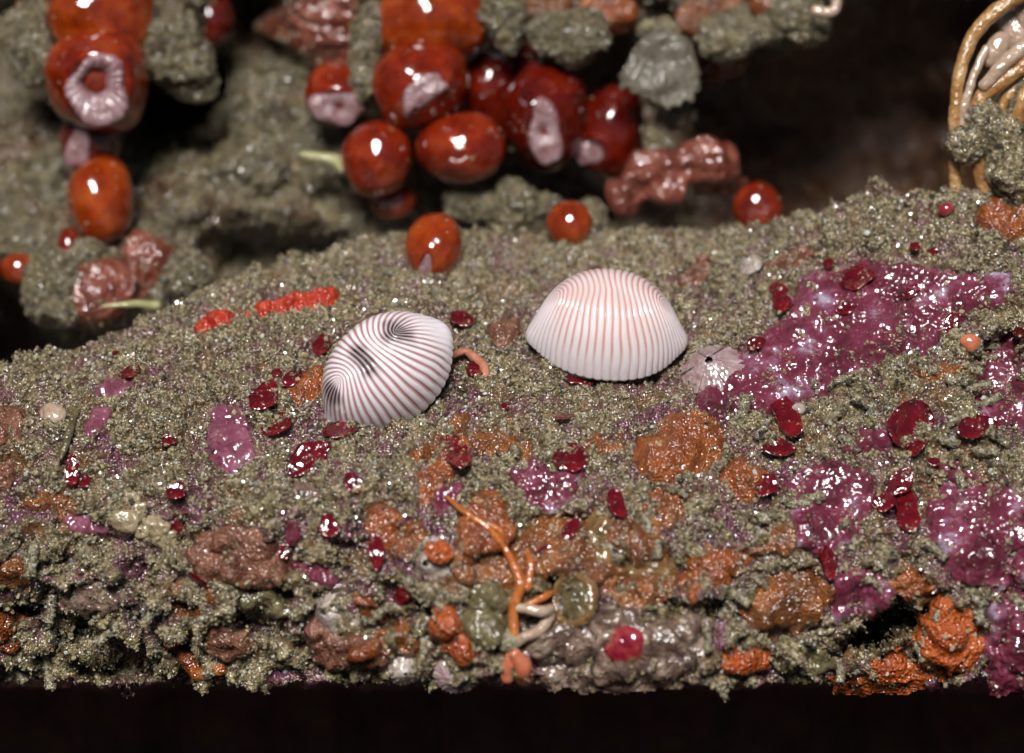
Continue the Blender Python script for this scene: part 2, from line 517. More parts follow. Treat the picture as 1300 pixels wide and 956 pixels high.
class Depth:
    """bilinear look-up of a surface by photo pixel"""

    def __init__(self, tab, x0, y0, st):
        self.t, self.x0, self.y0, self.st = tab, x0, y0, st

    def d(self, px, py):
        x = np.clip((np.asarray(px, float) - self.x0) / self.st, 0, self.t.shape[1] - 1.001)
        y = np.clip((np.asarray(py, float) - self.y0) / self.st, 0, self.t.shape[0] - 1.001)
        i, j = np.floor(y).astype(int), np.floor(x).astype(int)
        u, w = x - j, y - i
        t = self.t
        return t[i, j] * (1 - u) * (1 - w) + t[i, j + 1] * u * (1 - w) + t[i + 1, j] * (1 - u) * w + t[i + 1, j + 1] * u * w

    def pos(self, px, py):
        return P(px, py, self.d(px, py))

    def normal(self, px, py, e=6.):
        px, py = np.asarray(px, float), np.asarray(py, float)
        a = self.pos(px + e, py) - self.pos(px - e, py)
        b = self.pos(px, py + e) - self.pos(px, py - e)
        return nrm(np.cross(b, a))


ys = np.arange(180, 901, STEP)
tab = np.empty((len(ys), len(gx)))
for k in range(len(gx)):
    tab[:, k] = np.interp(ys, pygrid[:, k], dgrid[:, k])
LEDGE = Depth(tab, gx[0], ys[0], STEP)

WX = [-300, 0, 60, 130, 200, 260, 320, 420, 520, 620, 720, 800, 880, 960, 1060, 1150, 1230, 1320, 1600]
WY = [-420, -300, -100, -20, 40, 100, 160, 220, 270, 320, 380, 480, 620]
WD = [[14] * 19,
      [17] * 19,
      [22, 22, 22, 21, 20, 22, 30, 20, 21, 21, 21, 20, 20, 20, 22, 26, 26, 22, 18],
      [25, 26, 25, 24, 21, 24, 44, 22, 23, 23, 23, 21, 21, 21, 24, 38, 40, 24, 20],
      [28, 32, 28, 27, 22, 26, 44, 23, 26, 27, 25, 24, 26, 25, 36, 46, 44, 26, 20],
      [30, 30, 27, 28, 42, 44, 26, 24, 28, 30, 31, 31, 40, 44, 50, 50, 44, 24, 20],
      [28, 26, 25, 26, 40, 36, 23, 23, 29, 31, 32, 32, 36, 48, 54, 54, 46, 22, 18],
      [27, 24, 24, 25, 24, 22, 21, 22, 28, 32, 34, 33, 32, 44, 54, 54, 42, 20, 16],
      [26, 22, 22, 24, 22, 21, 22, 22, 26, 30, 30, 28, 34, 40, 50, 50, 38, 18, 15],
      [24, 19, 18, 18, 19, 24, 30, 26, 22, 22, 22, 26, 32, 36, 40, 40, 32, 18, 15],
      [44, 48, 24, 16, 17, 20, 26, 26, 26, 26, 28, 30, 34, 36, 40, 40, 32, 18, 15],
      [50, 56, 50, 22, 22, 24, 30, 30, 30, 30, 30, 32, 34, 36, 40, 40, 32, 18, 15],
      [50, 56, 50, 30, 30, 30, 32, 32, 32, 32, 32, 32, 34, 36, 40, 40, 32, 18, 15]]
WS = 3.0
wx = np.arange(-300, 1601, WS)
wy = np.arange(-420, 621, WS)
wtab = crom(WX, np.asarray(WD, float).T, wx)              # (nx, rows)
wtab = crom(WY, wtab.T, wy)                               # (ny, nx)
WPX, WPY = np.meshgrid(wx, wy)
wq = np.stack([WPX / 20., WPY / 20., wtab * .5], -1)
wtab = wtab + 1.6 * perlin(wq / 5. + 2) + 1.0 * perlin(wq / 2.2 + 5)
WALL = Depth(wtab, wx[0], wy[0], WS)


# ---------------------------------------------------------------- crusts: an outline on a surface becomes a low mound with its own relief
def sdf(poly, X, Y):
    """signed distance in pixels, inside positive"""
    poly = np.asarray(poly, float)
    best = np.full(X.shape, 1e9)
    inside = np.zeros(X.shape, bool)
    for (x0, y0), (x1, y1) in zip(poly, np.roll(poly, -1, 0)):
        ex, ey = x1 - x0, y1 - y0
        t = np.clip(((X - x0) * ex + (Y - y0) * ey) / (ex * ex + ey * ey + 1e-9), 0, 1)
        best = np.minimum(best, (X - x0 - t * ex) ** 2 + (Y - y0 - t * ey) ** 2)
        c = ((y0 > Y) != (y1 > Y)) & (X < (x1 - x0) * (Y - y0) / (y1 - y0 + 1e-12) + x0)
        inside ^= c
    return np.where(inside, 1, -1) * np.sqrt(best)


def warp_sdf(poly, X, Y, seed, w=7.):
    c = np.full(X.shape, seed)
    dx = w * perlin(np.stack([X / 26, Y / 26, c], -1)) + .5 * w * perlin(np.stack([X / 10, Y / 10, c + 5], -1))
    dy = w * perlin(np.stack([X / 26, Y / 26, c + 9], -1)) + .5 * w * perlin(np.stack([X / 10, Y / 10, c + 14], -1))
    return sdf(poly, X + dx, Y + dy)


def oval(px, py, rx, ry, rot=0, n=18):
    a = math.radians(rot)
    return [(px + rx * math.cos(t) * math.cos(a) - ry * math.sin(t) * math.sin(a), py + rx * math.cos(t) * math.sin(a) + ry * math.sin(t) * math.cos(a))
            for t in np.linspace(0, 2 * math.pi, n, endpoint=False)]


CRUSTS, CLUMPS = [], []
MASK = np.zeros_like(dgrid)        # where the silt is thin (on the ledge mesh)


def lumps(p):
    return .38 * billow(p * .42) + .2 * perlin(p * .9 + 3)


def crust(name, label, cat, poly, mat, thick=.3, edge=14., relief=.12, rf=1.3, cover=.35, surf=LEDGE, st=2.4, seed=None, group=None, mask=True, wobble=7.):
    """cover: how much silt still lies over it"""
    poly = np.asarray(poly, float)
    if seed is None:
        seed = (poly[0, 0] * .37 + poly[0, 1] * .11) % 50
    x0, y0 = poly.min(0) - 14
    x1, y1 = poly.max(0) + 14
    xs, ysq = np.arange(x0, x1, st), np.arange(y0, y1, st)
    X, Y = np.meshgrid(xs, ysq)
    s = warp_sdf(poly, X, Y, seed, wobble)
    pos = surf.pos(X, Y)
    nor = surf.normal(X, Y, 8.)
    h = -.5 + (thick + .5) * sstep(-3, edge, s) ** .7
    h = h + (lumps(pos) * .6 if surf is LEDGE else 0) + (relief * (perlin(pos * rf + seed) + .6 * perlin(pos * rf * 2.3 + seed)) + .12 * (.42 - cells(pos * 2.2 + seed)) + .05 * perlin(pos * 5)) * sstep(0, 10, s)
    v = (pos + nor * h[..., None]).reshape(-1, 3)
    f = grid_faces(len(ysq), len(xs))
    keep = (s.reshape(-1)[f] > -5).all(1)
    f = f[keep]
    use = np.unique(f)
    re = np.full(len(v), -1)
    re[use] = np.arange(len(use))
    o = obj(name, v[use], re[f], mat)
    CRUSTS.append((v[use], re[f], cover))
    tag(o, label, cat, group)
    if mask and surf is LEDGE:
        j0, j1 = np.searchsorted(gx, [x0, x1])
        sub = (slice(None), slice(max(j0, 0), j1))
        sm = warp_sdf(poly, pxgrid[sub], pygrid[sub], seed, wobble)
        m = sstep(-2, 7, sm)
        qq = np.stack([pxgrid[sub] / 24., pygrid[sub] / 24., pxgrid[sub] * 0 + seed], -1)
        cl = perlin(qq) + .6 * perlin(qq * 2.4 + 3)
        m = m * (1 - sstep(.62 - cover, .8 - cover, cl * .9 + .25))
        MASK[sub] = np.maximum(MASK[sub], m)
    return o


# ---------------------------------------------------------------- red algal flakes
def flake(px, py, ln, wd, rot, label, lift=.35, tilt=0., curl=.12, group='dark red algal flakes on the silt', surf=LEDGE, name='algal_flake', mat='alga'):
    """blade ln x wd pixels, rot degrees clockwise in the photo"""
    at, n = surf.pos(px, py), surf.normal(px, py, 14.)
    a = math.radians(rot)
    d2 = surf.pos(px + 8 * math.cos(a), py + 8 * math.sin(a)) - at
    x = nrm(d2 - n * np.dot(d2, n))
    y = np.cross(n, x)
    c, s_ = math.cos(math.radians(tilt)), math.sin(math.radians(tilt))
    n, y = n * c + y * s_, y * c - n * s_
    # undo foreshortening: keep the size seen in the photo
    L = ln * .05 / max(.55, np.linalg.norm(x - FWD * np.dot(x, FWD))) / 2
    W = wd * .05 / max(.55, np.linalg.norm(y - FWD * np.dot(y, FWD))) / 2
    nu, nv = 15, 8
    u = np.linspace(-1, 1, nu)[:, None]
    w = np.linspace(-1, 1, nv)[None, :]
    sd = px * .13 + py * .07
    ex = (1.6, 2.3, 3.6, 6.)[int(px * 7 + py * 3) % 4]
    edge = np.clip(1 - np.abs(u) ** ex, 0, 1) ** (.9 if ex < 2 else .6) * (1 + .18 * perlin(np.concatenate([u * 1.7 + sd, u * 0, u * 0 + sd], 1))[:, None]) + .08
    Xl, Yl = u * L * np.ones_like(w), w * W * edge + .25 * W * (u ** 2 - .4) * math.sin(sd)
    Z = curl * W * (w ** 2) + curl * .5 * L * u ** 2 * math.cos(sd * 3) + .07 * perlin(np.stack([Xl * 1.6, Yl * 1.6, Xl * 0 + sd], -1)) * 2
    top = at + Xl[..., None] * x + Yl[..., None] * y + (Z + lift)[..., None] * n
    bot = top - n * .07
    v = np.concatenate([top.reshape(-1, 3), bot.reshape(-1, 3)])
    f = grid_faces(nu, nv)
    k = nu * nv
    fs = [f, f[:, ::-1] + k]
    rim = [i for i in range(nv)] + [r * nv + nv - 1 for r in range(1, nu)] + [(nu - 1) * nv + c_ for c_ in range(nv - 2, -1, -1)] + [r * nv for r in range(nu - 2, 0, -1)]
    rim = np.array(rim)
    r2 = np.roll(rim, -1)
    fs.append(np.stack([rim, rim + k, r2 + k, r2], 1))
    o = obj(name, v, np.concatenate(fs), mat)
    CRUSTS.append((v[:k], f, .05))
    return tag(o, label, 'alga', group)


# ---------------------------------------------------------------- cowries
def cowrie(name, label, px, py, d, Ldir, Ndir, length, width, height, colour_fn, mat, k=26., foc=.62, full=.75, gw=(.35, .85), lip=.1, lipe=14):
    """ribbed domed shell: Ldir long axis, Ndir dorsal direction (world); base centre at the pixel"""
    z = nrm(Ndir)
    x = nrm(Ldir - z * np.dot(Ldir, z))
    y = np.cross(z, x)
    at = P(px, py, d)
    A, B = length / 2, width / 2
    n1, n2 = 900, 230
    th = np.linspace(0, 2 * np.pi, n1, endpoint=False)[None, :]
    ph = np.radians(np.concatenate([np.linspace(89.99, 0, 170), np.linspace(-2, -82, 60)]))[:, None]
    cp = np.abs(np.cos(ph))
    rad = np.where(ph > 0, cp ** full, .25 + .75 * cp ** .8)
    # outline: oval drawn out into a short squared lip at both ends
    ct, st_ = np.cos(th), np.sin(th)
    low = np.exp(-(np.degrees(ph) / 15) ** 2)
    out = 1 - .03 * np.abs(ct) ** 4 + (.005 + lip * low) * np.abs(ct) ** lipe
    X = A * rad * out * ct
    Y = B * rad * out * st_ * (1 + .06 * ct)
    H = np.where(ph > 0, height * np.sin(np.clip(ph, 0, 9)) ** .92, height * .16 * np.sin(ph))
    Z = H * (1 - .06 * (X / A) - .06 * (np.abs(X) / A) ** 2) * np.ones_like(th)
    # ribs follow confocal hyperbolas: straight across the back, gathered at a point near each end
    F = A * foc
    wx_ = .025 * A * perlin(np.stack([X * .45, Y * .45, Z * .45 + 9], -1))
    Xs, Ys = X + wx_ + .05 * A * (Y / B), Y * A / B * .85
    nu_ = np.arccos(np.clip((np.hypot(Xs + F, Ys) - np.hypot(Xs - F, Ys)) / (2 * F), -1, 1))
    w = nu_ * k + .15 * perlin(np.stack([X * .8, Y * .8, Z * .8], -1))
    rib = np.abs(np.cos(w))
    ribh = np.clip(rib, 0, 1) ** .6
    foci = np.minimum(np.hypot(Xs - F, Ys), np.hypot(Xs + F, Ys))
    fade = sstep(.1, .9, foci)
    lipw = sstep(.9, 1.02, np.abs(X) / A)
    relief = .1 * (ribh - .6) * (.15 + .85 * fade) * (1 - .7 * lipw) * (1 + .25 * perlin(np.stack([X * 1.5, Y * 1.5, Z * 1.5], -1)))
    nx, ny, nz = X / A ** 2, Y / B ** 2, np.where(Z > 0, Z / height ** 2, Z * .12)
    nn = np.sqrt(nx ** 2 + ny ** 2 + nz ** 2) + 1e-9
    X2, Y2, Z2 = X + relief * nx / nn, Y + relief * ny / nn, Z + relief * nz / nn
    v = at + X2[..., None] * x + Y2[..., None] * y + Z2[..., None] * z
    g = 1 - sstep(gw[0], gw[1], ribh)
    t = thing(name, label, 'snail', at, 'cowries on the ledge')
    attrs = colour_fn(X / A, Y / B, Z / height, g)
    o = obj('shell', v.reshape(-1, 3), grid_faces(len(ph), n1, True), mat, t, attrs={k_: np.broadcast_to(a, X.shape).ravel() for k_, a in attrs.items()})
    return t, at, x, y, z


def shell_material(name, rib_col, groove_a, groove_b, spot):
    m = bpy.data.materials.new(name)
    m.use_nodes = True
    t = m.node_tree
    b = t.nodes['Principled BSDF']

    def at(n):
        return N(t, 'ShaderNodeAttribute', attribute_name=n).outputs['Fac']

    def mix(fac, a, c):
        x = N(t, 'ShaderNodeMix', data_type='RGBA')
        t.links.new(fac, x.inputs[0])
        for s_, val in ((6, a), (7, c)):
            if isinstance(val, tuple):
                x.inputs[s_].default_value = (*val, 1)
            else:
                t.links.new(val, x.inputs[s_])
        return x.outputs[2]
    gcol = mix(at('tone'), groove_a, groove_b)
    body = mix(at('blush'), rib_col, tuple(.55 * r + .45 * g for r, g in zip(rib_col, groove_a)))
    c = mix(at('groove'), body, gcol)
    c = mix(at('spot'), c, spot)
    t.links.new(c, b.inputs['Base Color'])
    b.inputs['Roughness'].default_value = .4
    b.inputs['Specular IOR Level'].default_value = .15
    b.inputs['Coat Weight'].default_value = .8
    b.inputs['Coat Roughness'].default_value = .03
    b.inputs['Subsurface Weight'].default_value = .2
    b.inputs['Subsurface Radius'].default_value = (1, .8, .75)
    b.inputs['Subsurface Scale'].default_value = .25 * S
    return m


M['shell_pink'] = shell_material('pink_shell', (.67, .6, .61), (.46, .17, .12), (.52, .33, .31), (.5, .2, .15))
M['shell_striped'] = shell_material('striped_shell', (.78, .72, .75), (.4, .215, .21), (.54, .4, .41), (.04, .012, .012))


def colour_right(X, Y, Z, g):
    ends = sstep(.62, .9, np.abs(X))
    basal = 1 - sstep(.12, .5, Z)
    noise = perlin(np.stack([X * 2.2, Y * 2.2, Z * 2], -1))
    k = (1 - ends) * (1 - .8 * basal)
    return {'groove': g * (.12 + .55 * k), 'tone': np.clip(basal + .5 * noise, 0, 1), 'blush': np.clip(k * (.5 + .6 * noise) * sstep(.3, .9, Z), 0, 1), 'spot': 0 * X}


def colour_left(X, Y, Z, g):
    ends = np.maximum(sstep(.7, .93, X), .8 * sstep(.9, 1.0, -X))
    basal = 1 - sstep(.0, .3, Z)
    spot = 0 * X
    wob = .3 * perlin(np.stack([X * 4, Y * 4, Z * 4], -1))
    for sx, sy, rx, ry, s_ in ((.5, .0, .24, .36, 1.), (-.08, -.1, .17, .5, 1.), (-.72, .0, .15, .36, 1.)):
        r = np.hypot((X - sx) / rx, (Y - sy) / ry) + wob
        spot = np.maximum(spot, s_ * (1 - sstep(.3, 1.25, r)))
    return {'groove': g * (1 - .9 * ends) * (1 - .6 * basal), 'tone': np.clip(basal * .9 + .4 * perlin(np.stack([X * 3, Y * 3, Z * 3], -1)), 0, 1),
            'blush': .1 * (1 - ends), 'spot': np.clip(spot * (.66 + .4 * sstep(.0, .5, g)), 0, 1) * (Z > .15)}


# right, pale pink
T, at, x, y, z = cowrie('cowrie', 'pale pink ribbed cowrie seen from the side, the plain one without dark spots', 770, 431, 4.0,
                        camvec(1, -.07, -.05), camvec(.04, .75, .66), 9.6, 7.8, 4.7, colour_right, 'shell_pink', 29., .74, .82, (.35, .88), .12, 21)
# left, striped with dark spots
T2, at2, x2, y2, z2 = cowrie('cowrie', 'striped cowrie with dark brown grooves and blackish blotches on its back', 494, 479, 0.9,
                             camvec(.79, .61, -.12), camvec(-.3, .34, .90), 9.2, 6.8, 4.6, colour_left, 'shell_striped', 23., .52, .82, (.5, .97), .1, 12)
for T_, at_, x_, y_, z_, A_, B_ in ((T, at, x, y, z, 4.6, 3.4), (T2, at2, x2, y2, z2, 4.1, 3.1)):
    v, f = blob(at_ - z_ * .55, A_, B_, .75, z_, x_, amp=.06)
    obj('foot', v, f, 'foot', T_)
tp = [LEDGE.pos(a, b) + LEDGE.normal(a, b) * h for a, b, h in ((560, 462, .6), (575, 459, .75), (590, 456, .7), (603, 461, .55), (614, 474, .4), (617, 488, .25))]
v, f = sweep(tp, [.3, .26, .24, .3, .36, .3], 12, 30, .06)
obj('tentacle', v, f, 'tentacle', T2)

# ---------------------------------------------------------------- crusts on the ledge
C = crust
PUR = 'patches of purple coralline crust'
C('coralline_crust', 'large glossy purple coralline crust on the upper right slope', 'coralline crust',
  [(884, 498), (900, 470), (925, 450), (955, 432), (985, 405), (1003, 372), (1030, 345), (1085, 332), (1140, 330), (1195, 342), (1235, 345), (1285, 342), (1292, 375), (1270, 395), (1225, 402), (1200, 430), (1175, 452), (1110, 462), (1075, 490), (1045, 512), (1000, 520), (950, 535), (905, 540), (885, 525)],
  'purple', .35, 14, .3, .8, .14, group=PUR)
C('coralline_crust', 'smooth dull purple crust left of the big folded alga, mid right slope', 'coralline crust',
  [(992, 612), (1015, 592), (1045, 580), (1085, 588), (1112, 605), (1118, 640), (1100, 665), (1085, 690), (1050, 712), (1012, 700), (1003, 665)], 'purple', .3, 12, .2, .8, .15, group=PUR)
C('coralline_crust', 'purple crust with white bleached streaks at the right border', 'coralline crust',
  [(1175, 640), (1200, 612), (1250, 612), (1312, 628), (1330, 700), (1312, 750), (1260, 752), (1215, 745), (1185, 712)], 'purple', .4, 14, .3, .8, .12, group=PUR)
C('coralline_crust', 'dark purple crust in the lower right corner beside the orange sponge', 'coralline crust',
  [(1255, 752), (1290, 740), (1340, 760), (1340, 880), (1262, 880), (1248, 820)], 'purple', .4, 12, .35, .8, .15, group=PUR)
C('coralline_crust', 'shaded purple crust in the hollow near the right border', 'coralline crust',
  [(1232, 470), (1260, 430), (1320, 420), (1330, 540), (1280, 545), (1235, 522)], 'purple', .2, 12, .3, .8, .2, group=PUR)
C('coralline_crust', 'purple rim above the black crevice at lower right', 'coralline crust',
  [(1060, 735), (1085, 718), (1120, 722), (1140, 745), (1128, 772), (1090, 790), (1050, 800), (1055, 765)], 'purple', .3, 10, .2, .8, .1, group=PUR)
C('coralline_crust', 'bright pink purple patch on the left slope below the small alga flakes', 'coralline crust',
  [(258, 525), (275, 512), (300, 515), (318, 535), (325, 570), (310, 592), (285, 600), (262, 580)], 'pinkpurple', .35, 10, .25, .8, .12, group=PUR)
C('coralline_crust', 'small oval pink purple patch on the far left of the ledge top', 'coralline crust',
  oval(146, 492, 27, 17, 5), 'pinkpurple', .4, 10, .2, .8, .05, group=PUR)
C('coralline_crust', 'slanting pink purple sliver just below the oval patch at left', 'coralline crust',
  oval(124, 536, 27, 13, -50), 'pinkpurple', .3, 8, .2, .8, .1, group=PUR)
C('coralline_crust', 'knobbly violet crust in the middle of the front slope', 'coralline crust',
  [(632, 602), (655, 596), (675, 575), (700, 590), (712, 575), (738, 580), (748, 600), (728, 615), (722, 640), (695, 652), (662, 640), (650, 615)], 'purple', .3, 8, .35, 1.1, .1, group=PUR)
C('coralline_crust', 'little violet patch under the alga flake left of the mid slope sponge', 'coralline crust',
  oval(568, 628, 24, 16, -20), 'purple', .25, 7, .3, 1.1, .12, group=PUR)
C('coralline_crust', 'narrow violet strip at the foot of the left slope', 'coralline crust',
  oval(118, 668, 44, 13, 10), 'pinkpurple', .2, 8, .2, .8, .2, group=PUR)
C('coralline_crust', 'small violet patch above the salmon crust at left', 'coralline crust', oval(372, 675, 12, 18, 0), 'purple', .3, 7, .2, .8, .1, group=PUR)
C('coralline_crust', 'dim violet band above the white barnacle', 'coralline crust', oval(405, 730, 34, 11, 25), 'purple', .2, 7, .2, .8, .15, group=PUR)

ORG = 'orange sponge crusts'
C('sponge_crust', 'big domed amber orange sponge below the pale pink cowrie', 'sponge',
  [(802, 582), (806, 552), (832, 540), (850, 522), (878, 512), (905, 518), (924, 540), (922, 570), (906, 590), (884, 612), (850, 618), (815, 612)], 'orange', .75, 30, .12, 1.2, .12, group=ORG)
C('sponge_crust', 'small rounded amber sponge to the lower right of the big domed one', 'sponge', oval(944, 608, 33, 29, 20), 'orange', .8, 22, .1, 1.2, .05, group=ORG)
C('sponge_crust', 'bright orange rounded sponge right of the black crevice', 'sponge',
  [(1168, 772), (1190, 762), (1225, 768), (1250, 795), (1252, 830), (1235, 855), (1195, 862), (1165, 845), (1155, 805)], 'orange_bright', 1.1, 34, .2, 1.2, .05, group=ORG)
C('sponge_crust', 'orange sponge tongue below the black crevice', 'sponge',
  [(1065, 858), (1105, 838), (1140, 825), (1165, 835), (1180, 862), (1150, 880), (1070, 878)], 'orange_bright', .6, 20, .2, 1.2, .1, group=ORG)
C('sponge_crust', 'brownish orange disc with raised dots above the lower crevice', 'sponge',
  [(945, 775), (960, 745), (990, 725), (1030, 720), (1062, 740), (1068, 765), (1045, 795), (1005, 812), (965, 805)], 'brown_orange', .5, 22, .1, 1.4, .03, group=ORG)
C('sponge_crust', 'flat orange tongue on the bottom edge left of the crevice', 'sponge',
  [(912, 850), (925, 832), (955, 822), (995, 826), (985, 842), (955, 856), (920, 862)], 'orange_bright', .5, 14, .15, 1.2, .03, group=ORG)
C('sponge_crust', 'dark orange lump under the purple crust at lower right', 'sponge', oval(1158, 742, 30, 20, 10), 'orange', .5, 14, .2, 1.2, .1, group=ORG)
C('sponge_crust', 'orange lump left of the brownish dotted disc', 'sponge', [(862, 705), (890, 690), (930, 695), (955, 712), (935, 745), (900, 755), (880, 778), (862, 755)], 'orange', .45, 16, .25, 1.2, .25, group=ORG)
C('sponge_crust', 'amber crust over the middle of the front slope', 'sponge',
  [(590, 645), (612, 620), (635, 622), (645, 650), (660, 672), (640, 700), (615, 712), (585, 705), (575, 670)], 'orange', .4, 14, .2, 1.2, .12, group=ORG)
C('sponge_crust', 'brown orange crust spread under the stalk, lower middle', 'sponge',
  [(560, 715), (580, 690), (640, 700), (680, 655), (735, 660), (770, 665), (830, 655), (850, 690), (870, 740), (850, 770), (790, 770), (740, 735), (690, 730), (640, 745), (590, 752)], 'brown_orange', .35, 16, .3, .7, .25, group=ORG)
C('sponge_crust', 'amber crust patch halfway between the striped cowrie and the violet knobs', 'sponge',
  [(530, 600), (560, 570), (590, 545), (600, 570), (580, 600), (555, 640), (530, 640)], 'orange', .3, 10, .2, 1.2, .3, group=ORG)
C('sponge_crust', 'orange crust patch left of the amber middle crust', 'sponge',
  [(465, 645), (485, 632), (510, 650), (505, 680), (520, 700), (480, 695), (462, 672)], 'orange', .3, 10, .2, 1.2, .15, group=ORG)
C('sponge_crust', 'slanting orange sponge band on the lower edge, left of the stalk', 'sponge',
  [(545, 765), (568, 758), (585, 785), (605, 815), (612, 838), (590, 842), (568, 825), (548, 800)], 'orange_bright', .7, 14, .2, 1.2, .03, group=ORG)
C('sponge_crust', 'orange rind beside the white barnacle', 'sponge', [(442, 755), (470, 752), (490, 768), (482, 785), (458, 782)], 'orange', .6, 12, .2, 1.2, .05, group=ORG)
C('sponge_crust', 'orange scrap resting against the left end of the striped cowrie', 'sponge',
  [(362, 495), (385, 470), (412, 462), (418, 485), (402, 505), (375, 518)], 'orange', .35, 12, .2, 1.2, .1, group=ORG)
C('sponge_crust', 'orange sponge at the right border of the ledge top', 'sponge', [(1238, 262), (1262, 250), (1320, 246), (1320, 300), (1285, 308), (1255, 300), (1240, 285)], 'orange', .5, 16, .3, .9, .1, group=ORG)
C('sponge_crust', 'dull orange streak above the large purple crust', 'sponge', oval(1003, 330, 36, 9, -22), 'salmon', .4, 8, .2, 1.2, .1, group=ORG)
C('sponge_crust', 'little salmon lump behind the pale pink cowrie', 'sponge', oval(887, 347, 24, 12, -18), 'salmon', .8, 12, .1, 1.2, .03, group=ORG)
C('sponge_crust', 'salmon scrap left of the pale pink cowrie', 'sponge', oval(640, 422, 24, 20, -15), 'salmon', .35, 12, .2, 1.2, .15, group=ORG)
C('sponge_crust', 'orange film under the lower edge of the striped cowrie', 'sponge', [(530, 590), (520, 570), (560, 545), (590, 520), (600, 535), (575, 560)], 'brown_orange', .2, 8, .2, 1.2, .2, group=ORG)
C('sponge_crust', 'salmon patch at the left border of the ledge', 'sponge', [(-20, 530), (5, 515), (32, 515), (38, 540), (25, 562), (0, 575), (-20, 575)], 'salmon', .4, 12, .2, 1.2, .1, group=ORG)
C('sponge_crust', 'rust coloured spot under the salmon patch at the left border', 'sponge', oval(2, 598, 14, 16, 0), 'salmon', .3, 8, .2, 1.2, .1, group=ORG)
C('sponge_crust', 'brownish salmon crust with a dark fold below the left slope', 'sponge',
  [(228, 700), (245, 678), (280, 665), (320, 670), (350, 690), (372, 712), (365, 740), (330, 750), (290, 745), (250, 735)], 'salmon', .35, 14, .35, .7, .05, group=ORG)
C('sponge_crust', 'pale salmon crust hanging below the white barnacle', 'sponge',
  [(385, 800), (400, 780), (430, 800), (480, 815), (500, 835), (480, 850), (430, 852), (395, 835)], 'salmon', .5, 14, .25, 1.0, .05, group=ORG)
C('sponge_crust', 'knobbly orange knob under the white barnacle', 'sponge', oval(468, 828, 26, 15, -5), 'orange', .9, 12, .3, 2.2, .0, group=ORG)
C('sponge_crust', 'yellow orange lump at the lower left border', 'sponge', oval(10, 800, 26, 32, 20), 'orange', .5, 14, .2, 1.2, .2, group=ORG)
C('sponge_crust', 'tan lump beside the small round hole at lower left', 'sponge', oval(290, 815, 36, 24, 10), 'salmon', .5, 14, .3, 1., .15, group=ORG)
C('sponge_crust', 'rust crust at the bottom left of the salmon crust', 'sponge', oval(20, 730, 24, 20, 0), 'brown_orange', .3, 10, .2, 1., .2, group=ORG)
C('olive_crust', 'olive brown crust left of the orange stalk', 'crust',
  [(580, 765), (600, 738), (640, 735), (655, 760), (650, 805), (625, 830), (595, 822), (580, 800)], 'olive', .7, 18, .25, .9, .18)
C('mauve_crust', 'mottled mauve and cream crust at the bottom middle', 'crust',
  [(675, 800), (720, 780), (770, 770), (800, 760), (850, 785), (880, 770), (910, 790), (905, 840), (860, 872), (760, 876), (690, 872), (672, 840)], 'mauve', .5, 18, .35, .7, .1)
C('tan_crust', 'ochre translucent crust between the violet knobs and the mauve crust', 'crust',
  [(735, 690), (750, 650), (775, 650), (790, 690), (830, 705), (865, 715), (850, 745), (800, 745), (760, 722)], 'glassy', .4, 14, .3, .8, .2)
C('scarlet_crust', 'long scarlet sponge streak behind the striped cowrie', 'sponge',
  [(300, 402), (340, 388), (385, 380), (425, 370), (433, 380), (420, 395), (380, 402), (340, 402)], 'scarlet', 1.1, 12, .15, 1., .0, group=ORG, wobble=4.)
C('scarlet_crust', 'pointed scarlet patch left of the long scarlet streak', 'sponge',
  [(236, 430), (252, 408), (275, 398), (302, 402), (296, 418), (270, 424)], 'scarlet', .9, 10, .15, 1., .0, group=ORG, wobble=4.)

BR = 'brown films on the lower front of the ledge'
for px, py, rx, ry, rot, mt, lab in (
        (845, 640, 40, 24, 10, 'brown_orange', 'brown film joining the big domed amber sponge below'), (790, 690, 26, 40, 0, 'brown_orange', 'rusty film right of the ochre crust'),
        (985, 690, 40, 18, -12, 'brown_orange', 'rusty film above the brownish dotted disc'), (1030, 840, 50, 20, -10, 'olive', 'olive film under the crevice at the bottom'),
        (420, 745, 30, 14, 10, 'mauve', 'mauve film above the white barnacle'), (330, 775, 44, 18, 8, 'olive', 'wet olive film below the salmon crust'),
        (250, 765, 34, 16, -10, 'brown_orange', 'brown film left of the wet olive film'), (110, 760, 40, 20, 10, 'mauve', 'mauve brown film in the lower left hollow'),
        (520, 690, 28, 20, -15, 'brown_orange', 'brown film left of the amber middle crust'), (640, 560, 40, 14, 5, 'brown_orange', 'thin rusty film between the cowries lower down'),
        (770, 560, 34, 12, -8, 'brown_orange', 'thin rusty film left of the big domed amber sponge'), (1190, 470, 46, 14, -10, 'brown_orange', 'amber film under the large purple crust'),
        (700, 770, 24, 30, 0, 'salmon', 'tan film between the stalk and the glassy shell'), (505, 815, 34, 26, 0, 'brown_orange', 'brown film on the bottom edge by the small grey barnacle'),
        (60, 640, 34, 16, 10, 'brown_orange', 'brown film on the far left slope'), (385, 620, 26, 12, 20, 'mauve', 'mauve film under the large wet blade'),
        (1215, 600, 40, 12, 14, 'purple', 'purple film under the silt tubes near the right border'), (1100, 560, 40, 16, -20, 'purple', 'purple film left of the big folded alga')):
    C('film_crust', lab, 'crust', oval(px, py, rx, ry, rot), mt, .2, 10, .25, 1., .3, group=BR, wobble=14.)

